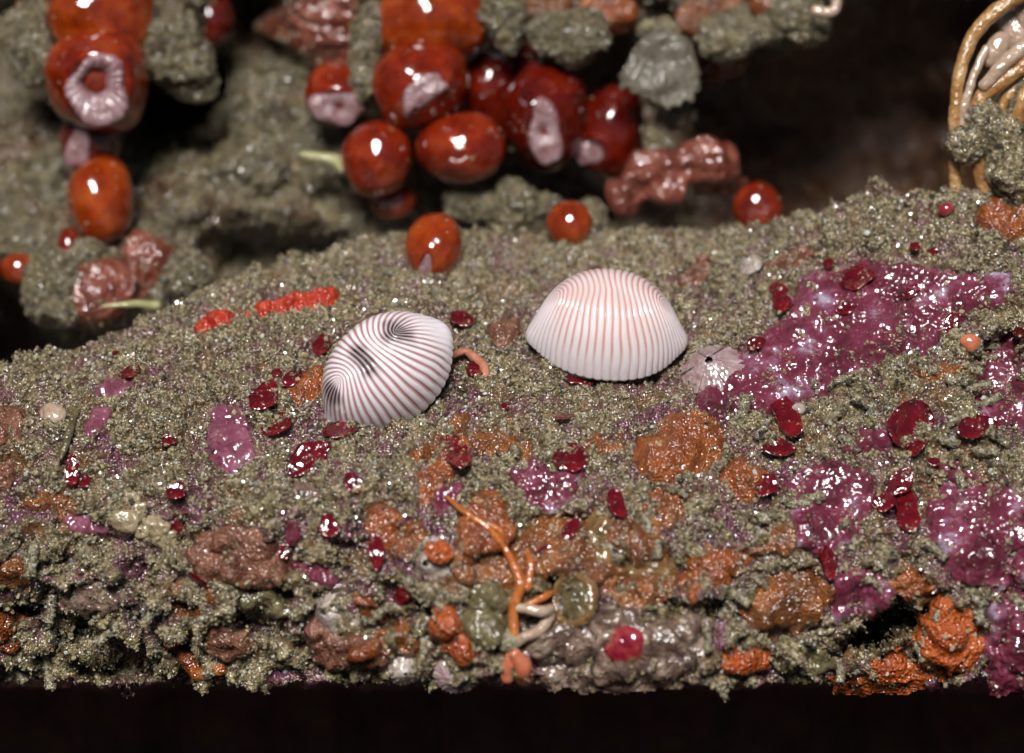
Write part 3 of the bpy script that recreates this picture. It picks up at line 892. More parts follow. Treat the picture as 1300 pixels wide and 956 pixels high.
# ---------------------------------------------------------------- red algal flakes
FL = [
    (394, 586, 66, 34, -38, 'large wet dark red alga blade below the striped cowrie', .5, -18),
    (353, 545, 40, 22, -30, 'oval dark red alga just above the large wet blade', .4, 0),
    (336, 512, 36, 44, 20, 'ragged dark red alga beside the bright pink purple patch', .5, 10),
    (372, 483, 34, 18, -40, 'dark red scrap left of the striped cowrie', .4, 0),
    (410, 446, 26, 26, 0, 'square dark red flake touching the upper left of the striped cowrie', .5, 0),
    (583, 411, 32, 18, 5, 'dark red flake behind the tip of the striped cowrie', .45, 0),
    (604, 476, 26, 24, 15, 'square dark red flake in the loop of the snail tentacle', .6, 0),
    (432, 553, 24, 34, 40, 'dark red flake tucked under the lower end of the striped cowrie', .4, 0),
    (578, 585, 34, 42, -10, 'square glossy dark red flake below the right end of the striped cowrie', .55, 15),
    (735, 486, 36, 16, 5, 'flat dark red flake under the front rim of the pale pink cowrie', .45, 0),
    (780, 646, 36, 19, 75, 'upright dark red bean shaped flake right of the violet knobs', .6, 0),
    (724, 590, 40, 34, 30, 'purplish red flake on top of the violet knobs', .6, 10),
    (1092, 362, 46, 26, -32, 'dark red leaf on the top of the large purple crust', .65, 10),
    (992, 386, 42, 20, 80, 'upright dark red leaf at the left edge of the large purple crust', .65, 0),
    (1078, 398, 30, 14, -20, 'dark red sliver under the topmost leaf of the purple crust', .6, 0),
    (1160, 372, 36, 14, -35, 'thin dark red leaf at the right of the large purple crust', .65, 0),
    (1208, 412, 36, 18, -60, 'dark red strip near the right end of the large purple crust', .6, 0),
    (960, 444, 28, 16, -35, 'dark red flake at the lower left of the large purple crust', .6, 0),
    (985, 372, 16, 12, 0, 'tiny dark red dot above the upright leaf', .5, 0),
    (1057, 342, 16, 10, -30, 'tiny dark red flake on the upper edge of the purple crust', .6, 0),
    (1182, 328, 24, 12, -20, 'small dark red flake above the right end of the purple crust', .5, 0),
    (1163, 320, 14, 9, 0, 'tiny dark red flake at the top right edge of the ledge', .5, 0),
    (1000, 537, 58, 26, 62, 'long dark red leaf between the purple crust and the smooth purple crust', .65, 0),
    (986, 578, 46, 20, 0, 'dark red lens shaped leaf right of the small amber sponge', .7, 12),
    (970, 622, 34, 26, -50, 'dark red leaf hanging beside the small amber sponge', .6, 0),
    (1144, 541, 66, 42, -42, 'big folded dark red alga with a white glint', .8, -25),
    (1170, 560, 52, 22, -68, 'dark red flap behind the big folded alga', .5, 25),
    (1236, 550, 54, 24, -12, 'dark red leaf near the right border', .7, 5),
    (1140, 612, 46, 28, -45, 'dark red leaf above the upright one on the right slope', .6, 0),
    (1120, 642, 30, 20, -35, 'dark red flake below the smooth purple crust', .6, 0),
    (1153, 657, 52, 25, 82, 'upright dark red leaf on the right slope', .7, 0),
    (1060, 718, 42, 17, 80, 'thin upright dark red leaf above the crevice', .7, 0),
    (1185, 590, 16, 10, 0, 'tiny dark red bead right of the folded alga', .5, 0),
    (478, 706, 48, 20, 84, 'upright dark red leaf on the lower middle slope', .6, 0),
    (418, 672, 28, 22, 50, 'dark red scrap on the lower slope above the white barnacle', .5, 0),
    (517, 752, 28, 17, -35, 'shiny dark red flake above the orange band', .6, 0),
    (450, 618, 30, 20, 50, 'purplish red scrap below the large wet blade', .5, 0),
    (725, 678, 30, 16, -60, 'dark red sliver on the brown orange crust', .6, 0),
    (695, 705, 24, 13, -40, 'small dark red sliver beside the orange stalk', .6, 0),
    (152, 460, 20, 14, 60, 'small dark red bead on the far left ledge top', .5, 0),
    (167, 480, 22, 22, 20, 'dark red flake on the oval pink patch', .5, 0),
    (214, 564, 20, 14, -20, 'small dark red flake on the left slope under the pink patches', .5, 0),
    (226, 630, 24, 22, 20, 'dark red flake above the cream lumps on the left', .5, 0),
    (92, 602, 18, 34, 0, 'dark red sliver on the far left slope', .5, 0),
    (110, 616, 14, 14, 0, 'tiny dark red dot on the far left slope', .5, 0),
    (218, 672, 16, 26, 10, 'dark red shred beside the cream lumps', .5, 0),
    (262, 732, 44, 14, 40, 'purplish red flap under the salmon crust', .5, 0),
    (287, 770, 12, 20, 30, 'small red shred below the salmon crust', .5, 0),
    (362, 700, 14, 18, 0, 'tiny red flake right of the salmon crust', .5, 0),
    (352, 478, 14, 10, 0, 'tiny red flake on the ledge left of the striped cowrie', .4, 0),
    (640, 520, 12, 8, 20, 'tiny red speck between the two cowries', .4, 0),
    (715, 535, 26, 7, -12, 'thin red thread of alga below the pale pink cowrie', .4, 0),
    (1300, 420, 18, 12, 0, 'dark red flake at the right border in the hollow', .5, 0),
]
for px, py, ln, wd, rot, lab, lift, tilt in FL:
    flake(px, py, ln, wd, rot, lab, lift, tilt)


# ---------------------------------------------------------------- barnacles
def barnacle(label, px, py, r, h, mat, axis=None, surf=LEDGE, off=.2, hole=.4, lean=(0, 0, 0)):
    at, n = surf.pos(px, py), surf.normal(px, py, 14.)
    n = nrm(n + np.asarray(lean, float)) if axis is None else axis
    at = at + n * off
    t = thing('barnacle', label, 'barnacle', at, 'barnacles on the ledge')
    x, y, z = frame(n)
    for k in range(6):
        a = np.linspace(k * np.pi / 3 + .02, (k + 1) * np.pi / 3 - .02, 14)[None, :]
        s_ = np.linspace(0, 1, 9)[:, None]
        R = r * (1 - s_ * (1 - hole)) * (1 + .06 * 1.6 * np.abs(np.sin(a * 12 + k)) + .05 * np.sin(k * 4.1)) * (1 + .08 * (1 - s_) ** 2)
        R = R + .03 * r * np.sin((a - k * np.pi / 3) * 3)
        Zz = h * (s_ ** .85) * (1 + .08 * math.sin(k * 2.3))
        top = at + (R * np.cos(a))[..., None] * x + (R * np.sin(a))[..., None] * y + (Zz * np.ones_like(a))[..., None] * z
        Ri = R * .82
        inn = at + (Ri * np.cos(a))[..., None] * x + (Ri * np.sin(a))[..., None] * y + ((Zz - .03) * np.ones_like(a))[..., None] * z
        full = np.concatenate([top, inn[::-1]], 0)
        obj('plate', full.reshape(-1, 3), grid_faces(18, 14), mat, t)
    v, f = blob(at + z * h * .55, r * hole * .95, r * hole * .8, h * .25, z, x, .05)
    obj('operculum', v, f, 'mauve', t)
    return t


barnacle('large lilac ribbed barnacle beside the right end of the pale pink cowrie', 905, 472, 1.75, 1.1, 'plate_lilac', hole=.14)
barnacle('white ridged barnacle on the lower left front of the ledge', 428, 776, 1.5, 1.3, 'plate', lean=-FWD * .5 + RGT * -.2, hole=.12)
barnacle('cream barnacle capped with an orange sponge spot, lower middle', 553, 712, 1.35, 1.2, 'plate', lean=-FWD * .5, hole=.14)
barnacle('small round grey barnacle on the bottom edge', 512, 848, .95, .9, 'plate', lean=-FWD, hole=.12)
barnacle('glassy barnacle at the bottom edge under the orange band', 578, 855, 1.1, .8, 'plate_lilac', lean=-FWD, hole=.12)
barnacle('tiny pale barnacle above the large purple crust', 953, 338, .7, .8, 'plate', hole=.14)
v, f = blob(LEDGE.pos(567, 706) + LEDGE.normal(567, 706) * .8, .8, .6, .4, None, None, .3, 1., fine=.16)
tag(obj('sponge', v, f, 'orange_bright'), 'bright orange sponge spot sitting on the cream barnacle', 'sponge', ORG)

# glassy ring, cherry anemone, cream lumps, red bead, orange heart, grey pearl
def mound(name, label, cat, px, py, rx, ry, rz, mat, amp=.12, fr=.5, off=0., surf=LEDGE, group=None, rot=0, fine=0., seed=0.):
    n = surf.normal(px, py, 16.)
    a = math.radians(rot)
    hint = RGT * math.cos(a) - UPV * math.sin(a)
    v, f = blob(surf.pos(px, py) + n * off, rx, ry, rz, n, hint, amp, fr, px * .1 + seed, fine=fine)
    return tag(obj(name, v, f, mat), label, cat, group)


n = LEDGE.normal(735, 762, 16.)
at = LEDGE.pos(735, 762) + n * .3
t = thing('glassy_barnacle', 'glassy brown round shell with a bright wet rim, lower middle', 'barnacle', at)
v, f = lathe([(1.55, -.4), (1.75, 0), (1.7, .35), (1.5, .55), (1.3, .45), (1.2, .2)], 48, at, n, wob=.15, wf=.7)
obj('rim', v, f, 'glassy', t)
v, f = blob(at, 1.35, 1.3, .4, n, None, .1, .8, fine=.08)
obj('lid', v, f, 'olive', t)
n = LEDGE.normal(797, 815, 16.)
at = LEDGE.pos(797, 815) + n * .4
t = thing('sea_squirt', 'cherry red round sea squirt in the mauve crust at the bottom', 'sea squirt', at)
v, f = blob(at, 1.5, 1.1, .6, n, RGT, .16, .5)
obj('body', v, f, 'cherry', t)
v, f = lathe([(.42, -.1), (.36, .06), (.24, .08), (.14, -.02), (.05, -.1)], 24, at + n * .5 - RGT * .3, n, wob=.06, wf=1.4)
obj('siphon', v, f, 'cherry', t)
t = thing('cream_sponge', 'cream lumpy sponge at the foot of the left slope', 'sponge', LEDGE.pos(180, 665))
for px, py, r in ((158, 660, .9), (178, 650, .8), (196, 668, 1.0), (212, 682, .9), (168, 636, .7), (184, 676, .6)):
    v, f = blob(LEDGE.pos(px, py) + LEDGE.normal(px, py) * .3, r * .9, r * .7, r * .5, None, None, .4, .8, px * .3, fine=.1)
    CRUSTS.append((v, f, .6))
    obj('lobe', v, f, 'cream', t)
mound('pearly_disc', 'pearly translucent white disc low on the left border ledge', 'shell', 62, 528, .8, .7, .4, 'pale_tube', off=.15, amp=.3, fr=.9)
mound('red_bead', 'glossy red bead on the top right of the ledge', 'sea squirt', 1201, 271, .55, .42, .45, 'cherry', off=.5, rot=-30)
mound('orange_blob', 'pale orange heart shaped blob on the right slope', 'sea squirt', 1231, 437, .55, .45, .35, 'coral_pink', off=.6, amp=.3, fr=1.)
mound('grey_bead', 'pearly grey bead beside the long dark red leaf', 'pebble', 1014, 526, .45, .42, .35, 'plate', off=.5, amp=.04)
mound('pale_blob', 'small salmon blob on the ledge right of the pale pink cowrie', 'sponge', 895, 340, .5, .35, .3, 'salmon', off=.9)

# orange arc at the lower left hole
pts = [LEDGE.pos(a, b) + LEDGE.normal(a, b, 14) * .6 for a, b in ((210, 805), (217, 828), (235, 846), (258, 850), (285, 842))]
v, f = sweep(pts, [.3, .45, .5, .5, .35], 14, 40, .2, 1.2)
tag(obj('sponge_arc', v, f, 'orange'), 'orange curved sponge rim below the round hole at lower left', 'sponge', ORG)

# ---------------------------------------------------------------- orange branching stalk, pale worm, finger sponge
def on(pts, off):
    return [LEDGE.pos(a, b) * 1.0 + LEDGE.normal(a, b, 20) * (o if o is not None else off) for a, b, o in [(*p, None) if len(p) == 2 else p for p in pts]]


t = thing('branching_hydroid', 'orange forked stalk creeping up the middle of the front slope', 'hydroid', LEDGE.pos(655, 800))
for pts, rr in (([(566, 640), (590, 660), (612, 675), (632, 698), (650, 722), (659, 742), (656, 770), (653, 806)], [.12, .17, .2, .22, .27, .34, .34, .28]),
                ([(604, 668), (628, 680), (640, 705), (654, 730)], [.12, .2, .24, .24]), ([(670, 708), (668, 725), (662, 745)], [.14, .24, .28]),
                ([(662, 770), (684, 762), (700, 752), (712, 751)], [.2, .24, .26, .3])):
    v, f = sweep(on(pts, .75), rr, 12, 50, .05, 1.5)
    obj('branch', v, f, 'orange_stalk', t)
v, f = blob(on([(707, 752)], .85)[0], .45, .3, .3, None, None, .1)
obj('red_tip', v, f, 'cherry', t)
v, f = sweep(on([(660, 768), (680, 775), (694, 782), (690, 800), (672, 810), (656, 818)], .7), [.3, .36, .34, .36, .32, .28], 12, 40, .06, 1.2)
tag(obj('worm_tube', v, f, 'pale_tube'), 'pale translucent worm tube looping beside the orange stalk', 'worm tube')
t = thing('finger_sponge', 'two coral pink fingers at the bottom under the orange stalk', 'sponge', LEDGE.pos(657, 862))
for pts, rr in (([(658, 826), (660, 838), (661, 850)], [.4, .6, .62]), ([(646, 830), (643, 840), (641, 851)], [.3, .42, .45])):
    v, f = sweep(on(pts, .6), rr, 16, 24, .12, .9)
    obj('finger', v, f, 'coral_pink', t)
mound('pebble', 'grey green silt knob above the coral pink fingers', 'pebble', 650, 812, .75, .6, .55, 'tube_silt', off=.7, fine=.1)

# ---------------------------------------------------------------- sea squirts
def squirt(label, px, py, d, rx, ry, mat, siphon=None, rz=None, rot=0, group='red sea squirts in the shade of the overhang', seed=0., extra=None):
    """rx, ry in photo pixels; siphon = (px, py, rx, ry, rot, style)"""
    at = P(px, py, d)
    k = .05 * (1 + d / DIST)
    a = math.radians(rot)
    hint = RGT * math.cos(a) - UPV * math.sin(a)
    X, Y = rx * k, ry * k
    Z = rz or (X + Y) / 2 * .95
    t = thing('sea_squirt', label, 'sea squirt', at - UPV * Y, group)
    v, f = blob(at, X, Y, Z, -FWD, hint, .085, .24, px * .05 + seed, 84, 52, .018)
    s = siphon
    if s:
        sx, sy = (s[0] - px) * k, (s[1] - py) * k
        # where the mouth sits on the body, and its outward direction
        uu, ww = sx * math.cos(a) + sy * math.sin(a), -sx * math.sin(a) + sy * math.cos(a)
        zz = math.sqrt(max(.12, 1 - (uu / X) ** 2 - (ww / Y) ** 2)) * Z
        c = at + RGT * sx - UPV * sy - FWD * zz
        hx, hy = hint, nrm(np.cross(-FWD, hint))
        n = nrm(hx * uu / X ** 2 - hy * ww / Y ** 2 * -1 * -1 + (-FWD) * zz / Z ** 2)
        n = nrm(n * .7 + -FWD * .5)
        sr = math.radians(s[4])
        sh = RGT * math.cos(sr) - UPV * math.sin(sr)
        A, B = s[2] * k, s[3] * k
        # raise a lip round the mouth
        fx, fy, fz = frame(n, sh)
        rel = v - c
        u_, w_, h_ = rel @ fx / A, rel @ fy / B, rel @ fz
        r_ = np.hypot(u_, w_)
        lip = .16 * min(A, B) * np.exp(-((r_ - 1.25) / .3) ** 2) - .45 * min(A, B) * (1 - sstep(.55, 1.15, r_))
        lip = lip * (h_ > -.8 * Z)
        v = v + lip[:, None] * fz
    obj('body', v, f, mat, t)
    CRUSTS.append((v, f, -.24))
    if s:
        m_ = min(A, B)
        style = s[5]
        ofs = {'frill': (.0, .3), 'slit': (.12 * math.sin(px), .1)}.get(style, (0, 0))     # the mouth sits off centre
        if style == 'frill':
            pr = [(1.1, -.3 * m_), (1.06, .0), (.98, .08 * m_), (.8, .05 * m_), (.62, -.05 * m_), (.5, -.16 * m_), (.44, -.32 * m_), (.36, -.5 * m_)]
        elif style in ('slit', 'closed'):
            pr = [(1.1, -.3 * m_), (1.02, -.04 * m_), (.9, .0), (.6, .0), (.34, -.06 * m_), (.2, -.16 * m_), (.12, -.35 * m_)]
        else:
            pr = [(1.1, -.3 * m_), (1.02, -.04 * m_), (.9, .02 * m_), (.6, .06 * m_), (.34, .08 * m_), (.16, .07 * m_), (.01, .06 * m_)]

        def rid(R, Z_, th):
            fr_ = np.sin(th * 21 + 1.5 * np.sin(th * 2 + px)) + .5 * np.sin(th * 34 + 2 * np.sin(th * 3))
            amp_ = .035 if style == 'frill' else .016
            R2 = R * (1 + .1 * np.sin(th * 2 + px) + .09 * np.sin(th * 3 + py) + .05 * np.sin(th * 5 + px) + .012 * fr_)
            if style == 'frill':
                R2 = R2 * (1 + .28 * np.clip(-np.sin(th), 0, 1) * (R > .55))
            return R2, Z_ + amp_ * m_ * fr_ * (R < 1.0) * (R > .2) + .05 * m_ * np.sin(th * 2 + px)
        v, f = lathe(pr, 120, c + n * .08 * m_, n, sh, A, B, ridges=rid)
        hole_ = np.repeat(1 - np.clip(np.array(pr)[:, 0], 0, 1), 120)[:, None]
        v = v + hole_ * (fx * A * ofs[0] + fy * B * ofs[1])
        if style == 'bent':
            uu_ = (v - c) @ fx / A
            v = v + fy * (B * -.8 * (uu_ ** 2 - .35))[:, None]
        sp = obj('siphon', v, f, 'siphon' if style != 'closed' else mat, t)
        if style in ('plain', 'bent'):
            return t
        v, f = blob(c - n * .36 * m_ + (fx * A * ofs[0] + fy * B * ofs[1]) * .6, A * (.4 if style == 'frill' else .18), B * (.4 if style == 'frill' else .18), .22 * m_, n, sh, .1, .4)
        obj('siphon_mouth', v, f, 'mouth', sp)
    return t


squirt('tall orange red sea squirt at the top left border', 128, 22, 19, 74, 66, 'red_orange')
squirt('large red sea squirt with a frilled white open mouth, top left', 126, 100, 17.5, 66, 68, 'red', (131, 116, 34, 36, -25, 'frill'))
squirt('dark red sea squirt with a whitish side, under the frilled one', 118, 178, 20, 40, 38, 'red_dark', (103, 190, 16, 24, 20, 'plain'))
squirt('orange red barrel shaped sea squirt hanging below the frilled one', 128, 250, 19, 43, 58, 'red_orange')
squirt('small orange red sea squirt left of the barrel shaped one', 88, 312, 18, 15, 26, 'red')
squirt('orange red sea squirt low at the left border', 24, 342, 17, 27, 21, 'red_orange')
squirt('dark red sea squirt half hidden at the top behind the silt clump', 268, 22, 27, 30, 38, 'red_dark')
squirt('small rusty sea squirt in the top left corner', 42, 14, 24, 24, 22, 'red')
squirt('red sea squirt with a pale open face at the left end of the cluster', 428, 118, 19.5, 42, 40, 'red', (430, 140, 30, 22, 10, 'slit'))
squirt('big orange sea squirt with bright glints at the top of the cluster', 545, 28, 19, 74, 58, 'red_orange')
squirt('red sea squirt with a slanting white crescent in the cluster', 532, 106, 17.5, 64, 56, 'red', (538, 122, 32, 15, -40, 'bent'), rot=-15)
squirt('round red sea squirt low on the left of the cluster', 480, 200, 18, 48, 46, 'red')
squirt('round red sea squirt with a small closed dark mouth in the cluster', 582, 188, 18, 58, 46, 'red', (582, 204, 15, 10, 0, 'closed'))
squirt('dim red sea squirt at the back of the cluster between its neighbours', 622, 112, 23, 48, 55, 'red_dark')
squirt('tall dark red sea squirt with a white oval mouth, right of the cluster', 690, 142, 20, 52, 76, 'red_dark', (692, 174, 20, 36, -8, 'slit'))
squirt('dark red sea squirt with a small white patch at the right end of the cluster', 775, 166, 22, 46, 58, 'red_dark', (750, 196, 20, 16, -20, 'plain'))
squirt('wide dark red sea squirt under the silt at the top of the cluster', 690, 62, 23.5, 70, 42, 'red_dark')
squirt('small red sea squirt stub under the round one', 497, 256, 21, 28, 22, 'red')
squirt('orange red sea squirt with a pale streak standing on the ledge behind the cowries', 552, 314, 10.5, 38, 44, 'red_orange', (541, 342, 9, 24, 10, 'plain'))
squirt('small orange knob shaped sea squirt at the back of the ledge', 723, 284, 13.5, 29, 31, 'red_orange')
squirt('rusty sea squirt at the mouth of the dark cave', 962, 262, 18, 32, 32, 'red')
squirt('dark rusty sea squirt behind the grey fan', 905, 60, 26, 50, 46, 'red_dark')

FLE = 'pink fleshy crusts on the back wall'
C('fleshy_crust', 'pink shiny bumpy crust at the top, left of the orange sea squirts', 'sponge',
  [(325, 55), (345, 25), (380, -10), (440, -25), (478, 0), (470, 40), (468, 75), (440, 95), (400, 88), (365, 80)], 'flesh', 2.2, 30, .7, .45, surf=WALL, st=4, group=FLE, mask=False)
C('fleshy_crust', 'red brown fleshy lump above the left end of the ledge', 'sponge', [(82, 385), (92, 352), (130, 340), (185, 335), (205, 355), (200, 385), (150, 402), (100, 408)], 'flesh', 2.5, 26, .4, .4, surf=WALL, st=4, group=FLE, mask=False)
C('fleshy_crust', 'dull red brown lump beside the barrel shaped sea squirt', 'sponge', oval(190, 330, 36, 26, 0), 'flesh', 1.6, 18, .4, .4, surf=WALL, st=4, group=FLE, mask=False)
v, f = sweep([P(795, 242, 19), P(830, 232, 18), P(860, 212, 18), P(890, 196, 19), P(912, 215, 20), P(940, 228, 22)], [1.2, 1.7, 1.6, 2.0, 1.5, .6], 40, 90, 1.5, .4)
tag(obj('fleshy_lump', v, f, 'flesh'), 'salmon pink curved fleshy lump below the grey fan', 'sponge', FLE)

# ---------------------------------------------------------------- grey fan
at = P(838, 30, 17.5)
t = thing('fan_shell', 'grey scalloped fan hanging from the overhang', 'shell', at)
fp = [(800, 64), (815, 46), (845, 36), (875, 48), (888, 75), (891, 108), (884, 128), (866, 130), (850, 139), (838, 135), (828, 128), (814, 122), (800, 120), (784, 114), (786, 98), (791, 84)]
xs, ysq = np.arange(776, 900, 1.6), np.arange(28, 148, 1.6)
X, Y = np.meshgrid(xs, ysq)
sd_ = warp_sdf(fp, X, Y, 3.3, 4.)
th_ = np.arctan2(X - 843, Y - 22)
rad_ = np.hypot(X - 843, Y - 22)
sd_ = sd_ + 2.0 * np.sin(th_ * 44) * sstep(60, 100, rad_)
dd_ = 16.5 - .9 * np.cos(np.clip((X - 838) / 62, -1.5, 1.5)) - .022 * np.cos(th_ * 44) * sstep(10, 60, rad_) - .03 * np.sin(rad_ / 3.4 + 1.2 * np.sin(th_ * 6)) + .35 * perlin(np.stack([X / 30, Y / 30, X * 0], -1))
front_ = P(X, Y, dd_)
th2 = .14 * sstep(-2, 6, sd_)
v = np.concatenate([(front_ - FWD * th2[..., None]).reshape(-1, 3), (front_ + FWD * (th2 + .02)[..., None]).reshape(-1, 3)])
g_ = grid_faces(len(ysq), len(xs))
g_ = g_[(sd_.reshape(-1)[g_] > 0).all(1)]
k = X.size
e_ = np.concatenate([g_[:, [0, 1]], g_[:, [1, 2]], g_[:, [2, 3]], g_[:, [3, 0]]])
und = np.sort(e_, 1)
_, inv, cnt = np.unique(und, axis=0, return_inverse=True, return_counts=True)
be = e_[cnt[inv.ravel()] == 1]
f = np.concatenate([g_[:, ::-1], g_ + k, np.stack([be[:, 0], be[:, 1], be[:, 1] + k, be[:, 0] + k], 1)])
use = np.unique(f)
re_ = np.full(2 * k, -1)
re_[use] = np.arange(len(use))
obj('fan', v[use], re_[f], 'fan', t)
v, f = blob(P(838, 40, 16.4), 1.3, 1.0, .8, None, None, .25, .6, fine=.12)
CLUMPS.append((v, f))
obj('silt_cap', v, f, 'silt', t)

# ---------------------------------------------------------------- tan tubes, sacs and silt clump at the top right
GT = 'tan tubes at the top right corner'
def tube(label, pts, rr, mat, group=GT, name='tube_stem', n=14, wob=.07):
    v, f = sweep([P(*p) for p in pts], rr, n, 60, wob, 1.4)
    return tag(obj(name, v, f, mat), label, 'tube', group)


tube('long outer tan tube arching down to the ledge at the top right', [(1325, -22, 6), (1290, -2, 6), (1255, 22, 6), (1231, 55, 6), (1217, 100, 6), (1212, 150, 6.3), (1211, 195, 6.8), (1214, 250, 7.5)],
     [.5, .5, .5, .45, .42, .42, .42, .42], 'tan')
tube('slender pale tube just inside the long outer tan tube', [(1252, 62, 6.5), (1238, 92, 6.2), (1229, 118, 6), (1222, 145, 6.2), (1220, 175, 6.6), (1222, 205, 7)], [.26, .3, .3, .3, .26, .26], 'pale_tube')
tube('pale arched tube crossing the middle of the top right tubes', [(1330, 44, 5.6), (1300, 60, 5.4), (1272, 84, 5.2), (1250, 108, 5.4)], [.5, .5, .48, .4], 'pale_tube')
tube('thick tan tube under the pale arched one', [(1330, 66, 6), (1300, 82, 5.8), (1270, 104, 5.8), (1245, 125, 6), (1234, 150, 6.4), (1232, 175, 7)], [.6, .58, .56, .52, .45, .4], 'tan')
tube('short tan tube at the right border below the thick one', [(1330, 92, 5.4), (1308, 110, 5.2), (1296, 135, 5.2), (1290, 172, 5.8)], [.45, .45, .42, .4], 'tan')
tube('innermost tan tube at the right border', [(1310, 95, 6.5), (1285, 115, 6.5), (1272, 140, 6.8), (1270, 170, 7)], [.4, .4, .36, .34], 'tan')
tube('stubby tan tube foot standing on the ledge', [(1240, 188, 6.2), (1243, 210, 6.5), (1250, 240, 7)], [.42, .46, .5], 'tan')
for label, px, py, d, rx, ry, rot in (('pale translucent sac beneath the arch of the top right tube', 1265, 62, 7, .75, 1.3, -25), ('larger pale sac at the right border', 1290, 42, 8, 1.1, 1.8, 15),
                                      ('small pale bead like sac at the right border top', 1302, 18, 7.5, .8, 1.2, 10)):
    a = math.radians(rot)
    v, f = blob(P(px, py, d), rx, ry, rx * .8, -FWD, RGT * math.cos(a) + UPV * math.sin(a), .06, .5)
    tag(obj('egg_sac', v, f, 'pale_tube'), label, 'egg sac', 'pale sacs among the top right tubes')
def clump(label, px, py, d, rx, ry, rz, group='silt clumps'):
    v, f = blob(P(px, py, d), rx, ry, rz, None, None, .34, .4, px * .1, 72, 46, .16)
    CLUMPS.append((v, f))
    return tag(obj('silt_clump', v, f, 'wall' if d > 12 else 'silt'), label, 'silt clump', group)  # far clumps are the same silt, dimmed by the darkened wall colour


clump('silt clump packed round the feet of the top right tubes', 1292, 205, 6.5, 2.6, 3.0, 1.8)
clump('small silt clump sticking to the long outer tube', 1226, 180, 5.8, 1.1, 1.0, .8)
clump('silt clump on the stubby tube foot', 1258, 165, 6, 1.2, 1.6, .9)
clump('silt lump bridging the tubes at the right border', 1312, 150, 6, 1.4, 1.8, 1.)
clump('silt clump hanging beside the frilled sea squirt', 226, 62, 19.5, 2.0, 3.0, 1.8)
clump('narrow silt tongue under the hanging clump', 238, 98, 20.5, 1.5, 1.6, 1.2)
clump('silt cap on the upper left edge of the frilled sea squirt', 34, 40, 18.5, 1.9, 2.4, 1.5)
clump('silt tongue between the pink crust and the orange sea squirts', 466, 62, 17.5, .9, 3.0, .9)
clump('silt clump over the top middle of the cluster', 640, 18, 17.5, 1.7, 2.2, 1.2)
clump('silt clump left of the grey fan', 735, 40, 17.5, 2.4, 1.8, 1.4)
clump('silt clump right of the grey fan on the overhang', 935, 45, 18, 2.4, 1.8, 1.4)
clump('silt clump at the top above the cave', 1000, 32, 18, 2.0, 2.0, 1.4)
clump('dangling silt bit beside the small white patch squirt', 832, 182, 19, 1.0, 1.3, .8)
clump('little silt lump under the grey fan', 855, 148, 19, 1.2, .7, .7)
clump('silt lump under the cluster in the middle', 655, 262, 18.5, 2.6, 1.3, 1.5)
clump('silt lump left of the small orange knob squirt', 590, 262, 20, 1.6, 1.1, 1.0)
clump('silt lump right of the small orange knob squirt', 752, 285, 17.5, 1.0, 1.6, .8)
clump('pale silt lump on the fleshy wall left of the ledge', 72, 372, 15, 1.6, 2.2, 1.4)
clump('silt lump above the red brown fleshy lump', 110, 328, 15.5, 1.1, 1.3, .8)
clump('silt lump behind the scarlet streak', 232, 345, 15, 1.6, 1.3, 1.2)
OV = 'orange lumps on the overhang'
for label, px, py, d, rx, ry in (('orange lump on the overhang left of its silt clump', 772, 12, 20, 2.2, 1.6), ('orange lump at the top above the cave mouth', 1020, 20, 18.5, 2.0, 1.6), ('brown orange lump on the overhang beside the fan', 905, 25, 19.5, 2.4, 1.6),
                                 ('small orange lump under the overhang right', 985, 8, 18, 1.8, 1.3), ('rusty lump on the overhang above the squirt cluster', 690, 8, 19, 2.2, 1.4)):
    v, f = blob(P(px, py, d), rx, ry, 1.4, None, None, .2, .4, px * .2, fine=.08)
    tag(obj('orange_lump', v, f, 'brown_orange' if 'brown' in label or 'rusty' in label else 'orange'), label, 'sponge', OV)
v, f = sweep([P(1036, 14, 15), P(1048, 16, 15), P(1060, 12, 15), P(1062, 0, 15), P(1058, -8, 15)], [.42, .4, .36, .36, .4], 14, 30)
tag(obj('bent_worm', v, f, 'pale_tube'), 'pale bent worm at the top above the cave', 'worm')
v, f = sweep([P(130, 389, 12.5), P(155, 387, 12.5), P(172, 386, 12.8), P(198, 388, 13.5)], [.14, .2, .28, .34], 8, 24, .08)
tag(obj('twig', v, f, 'green'), 'thin yellow green twig over the red brown lump', 'twig')
v, f = sweep([P(383, 196, 18), P(405, 200, 18), P(425, 205, 18), P(433, 215, 18)], [.2, .4, .5, .3], 8, 20, .1)
tag(obj('twig', v, f, 'green'), 'yellowish shred below the left end of the squirt cluster', 'twig')
v, f = sweep(on([(78, 585), (88, 560), (96, 530)], .5), [.2, .28, .2], 8, 16, .08)
tag(obj('twig', v, f, 'olive'), 'olive green strand lying on the far left slope', 'twig')

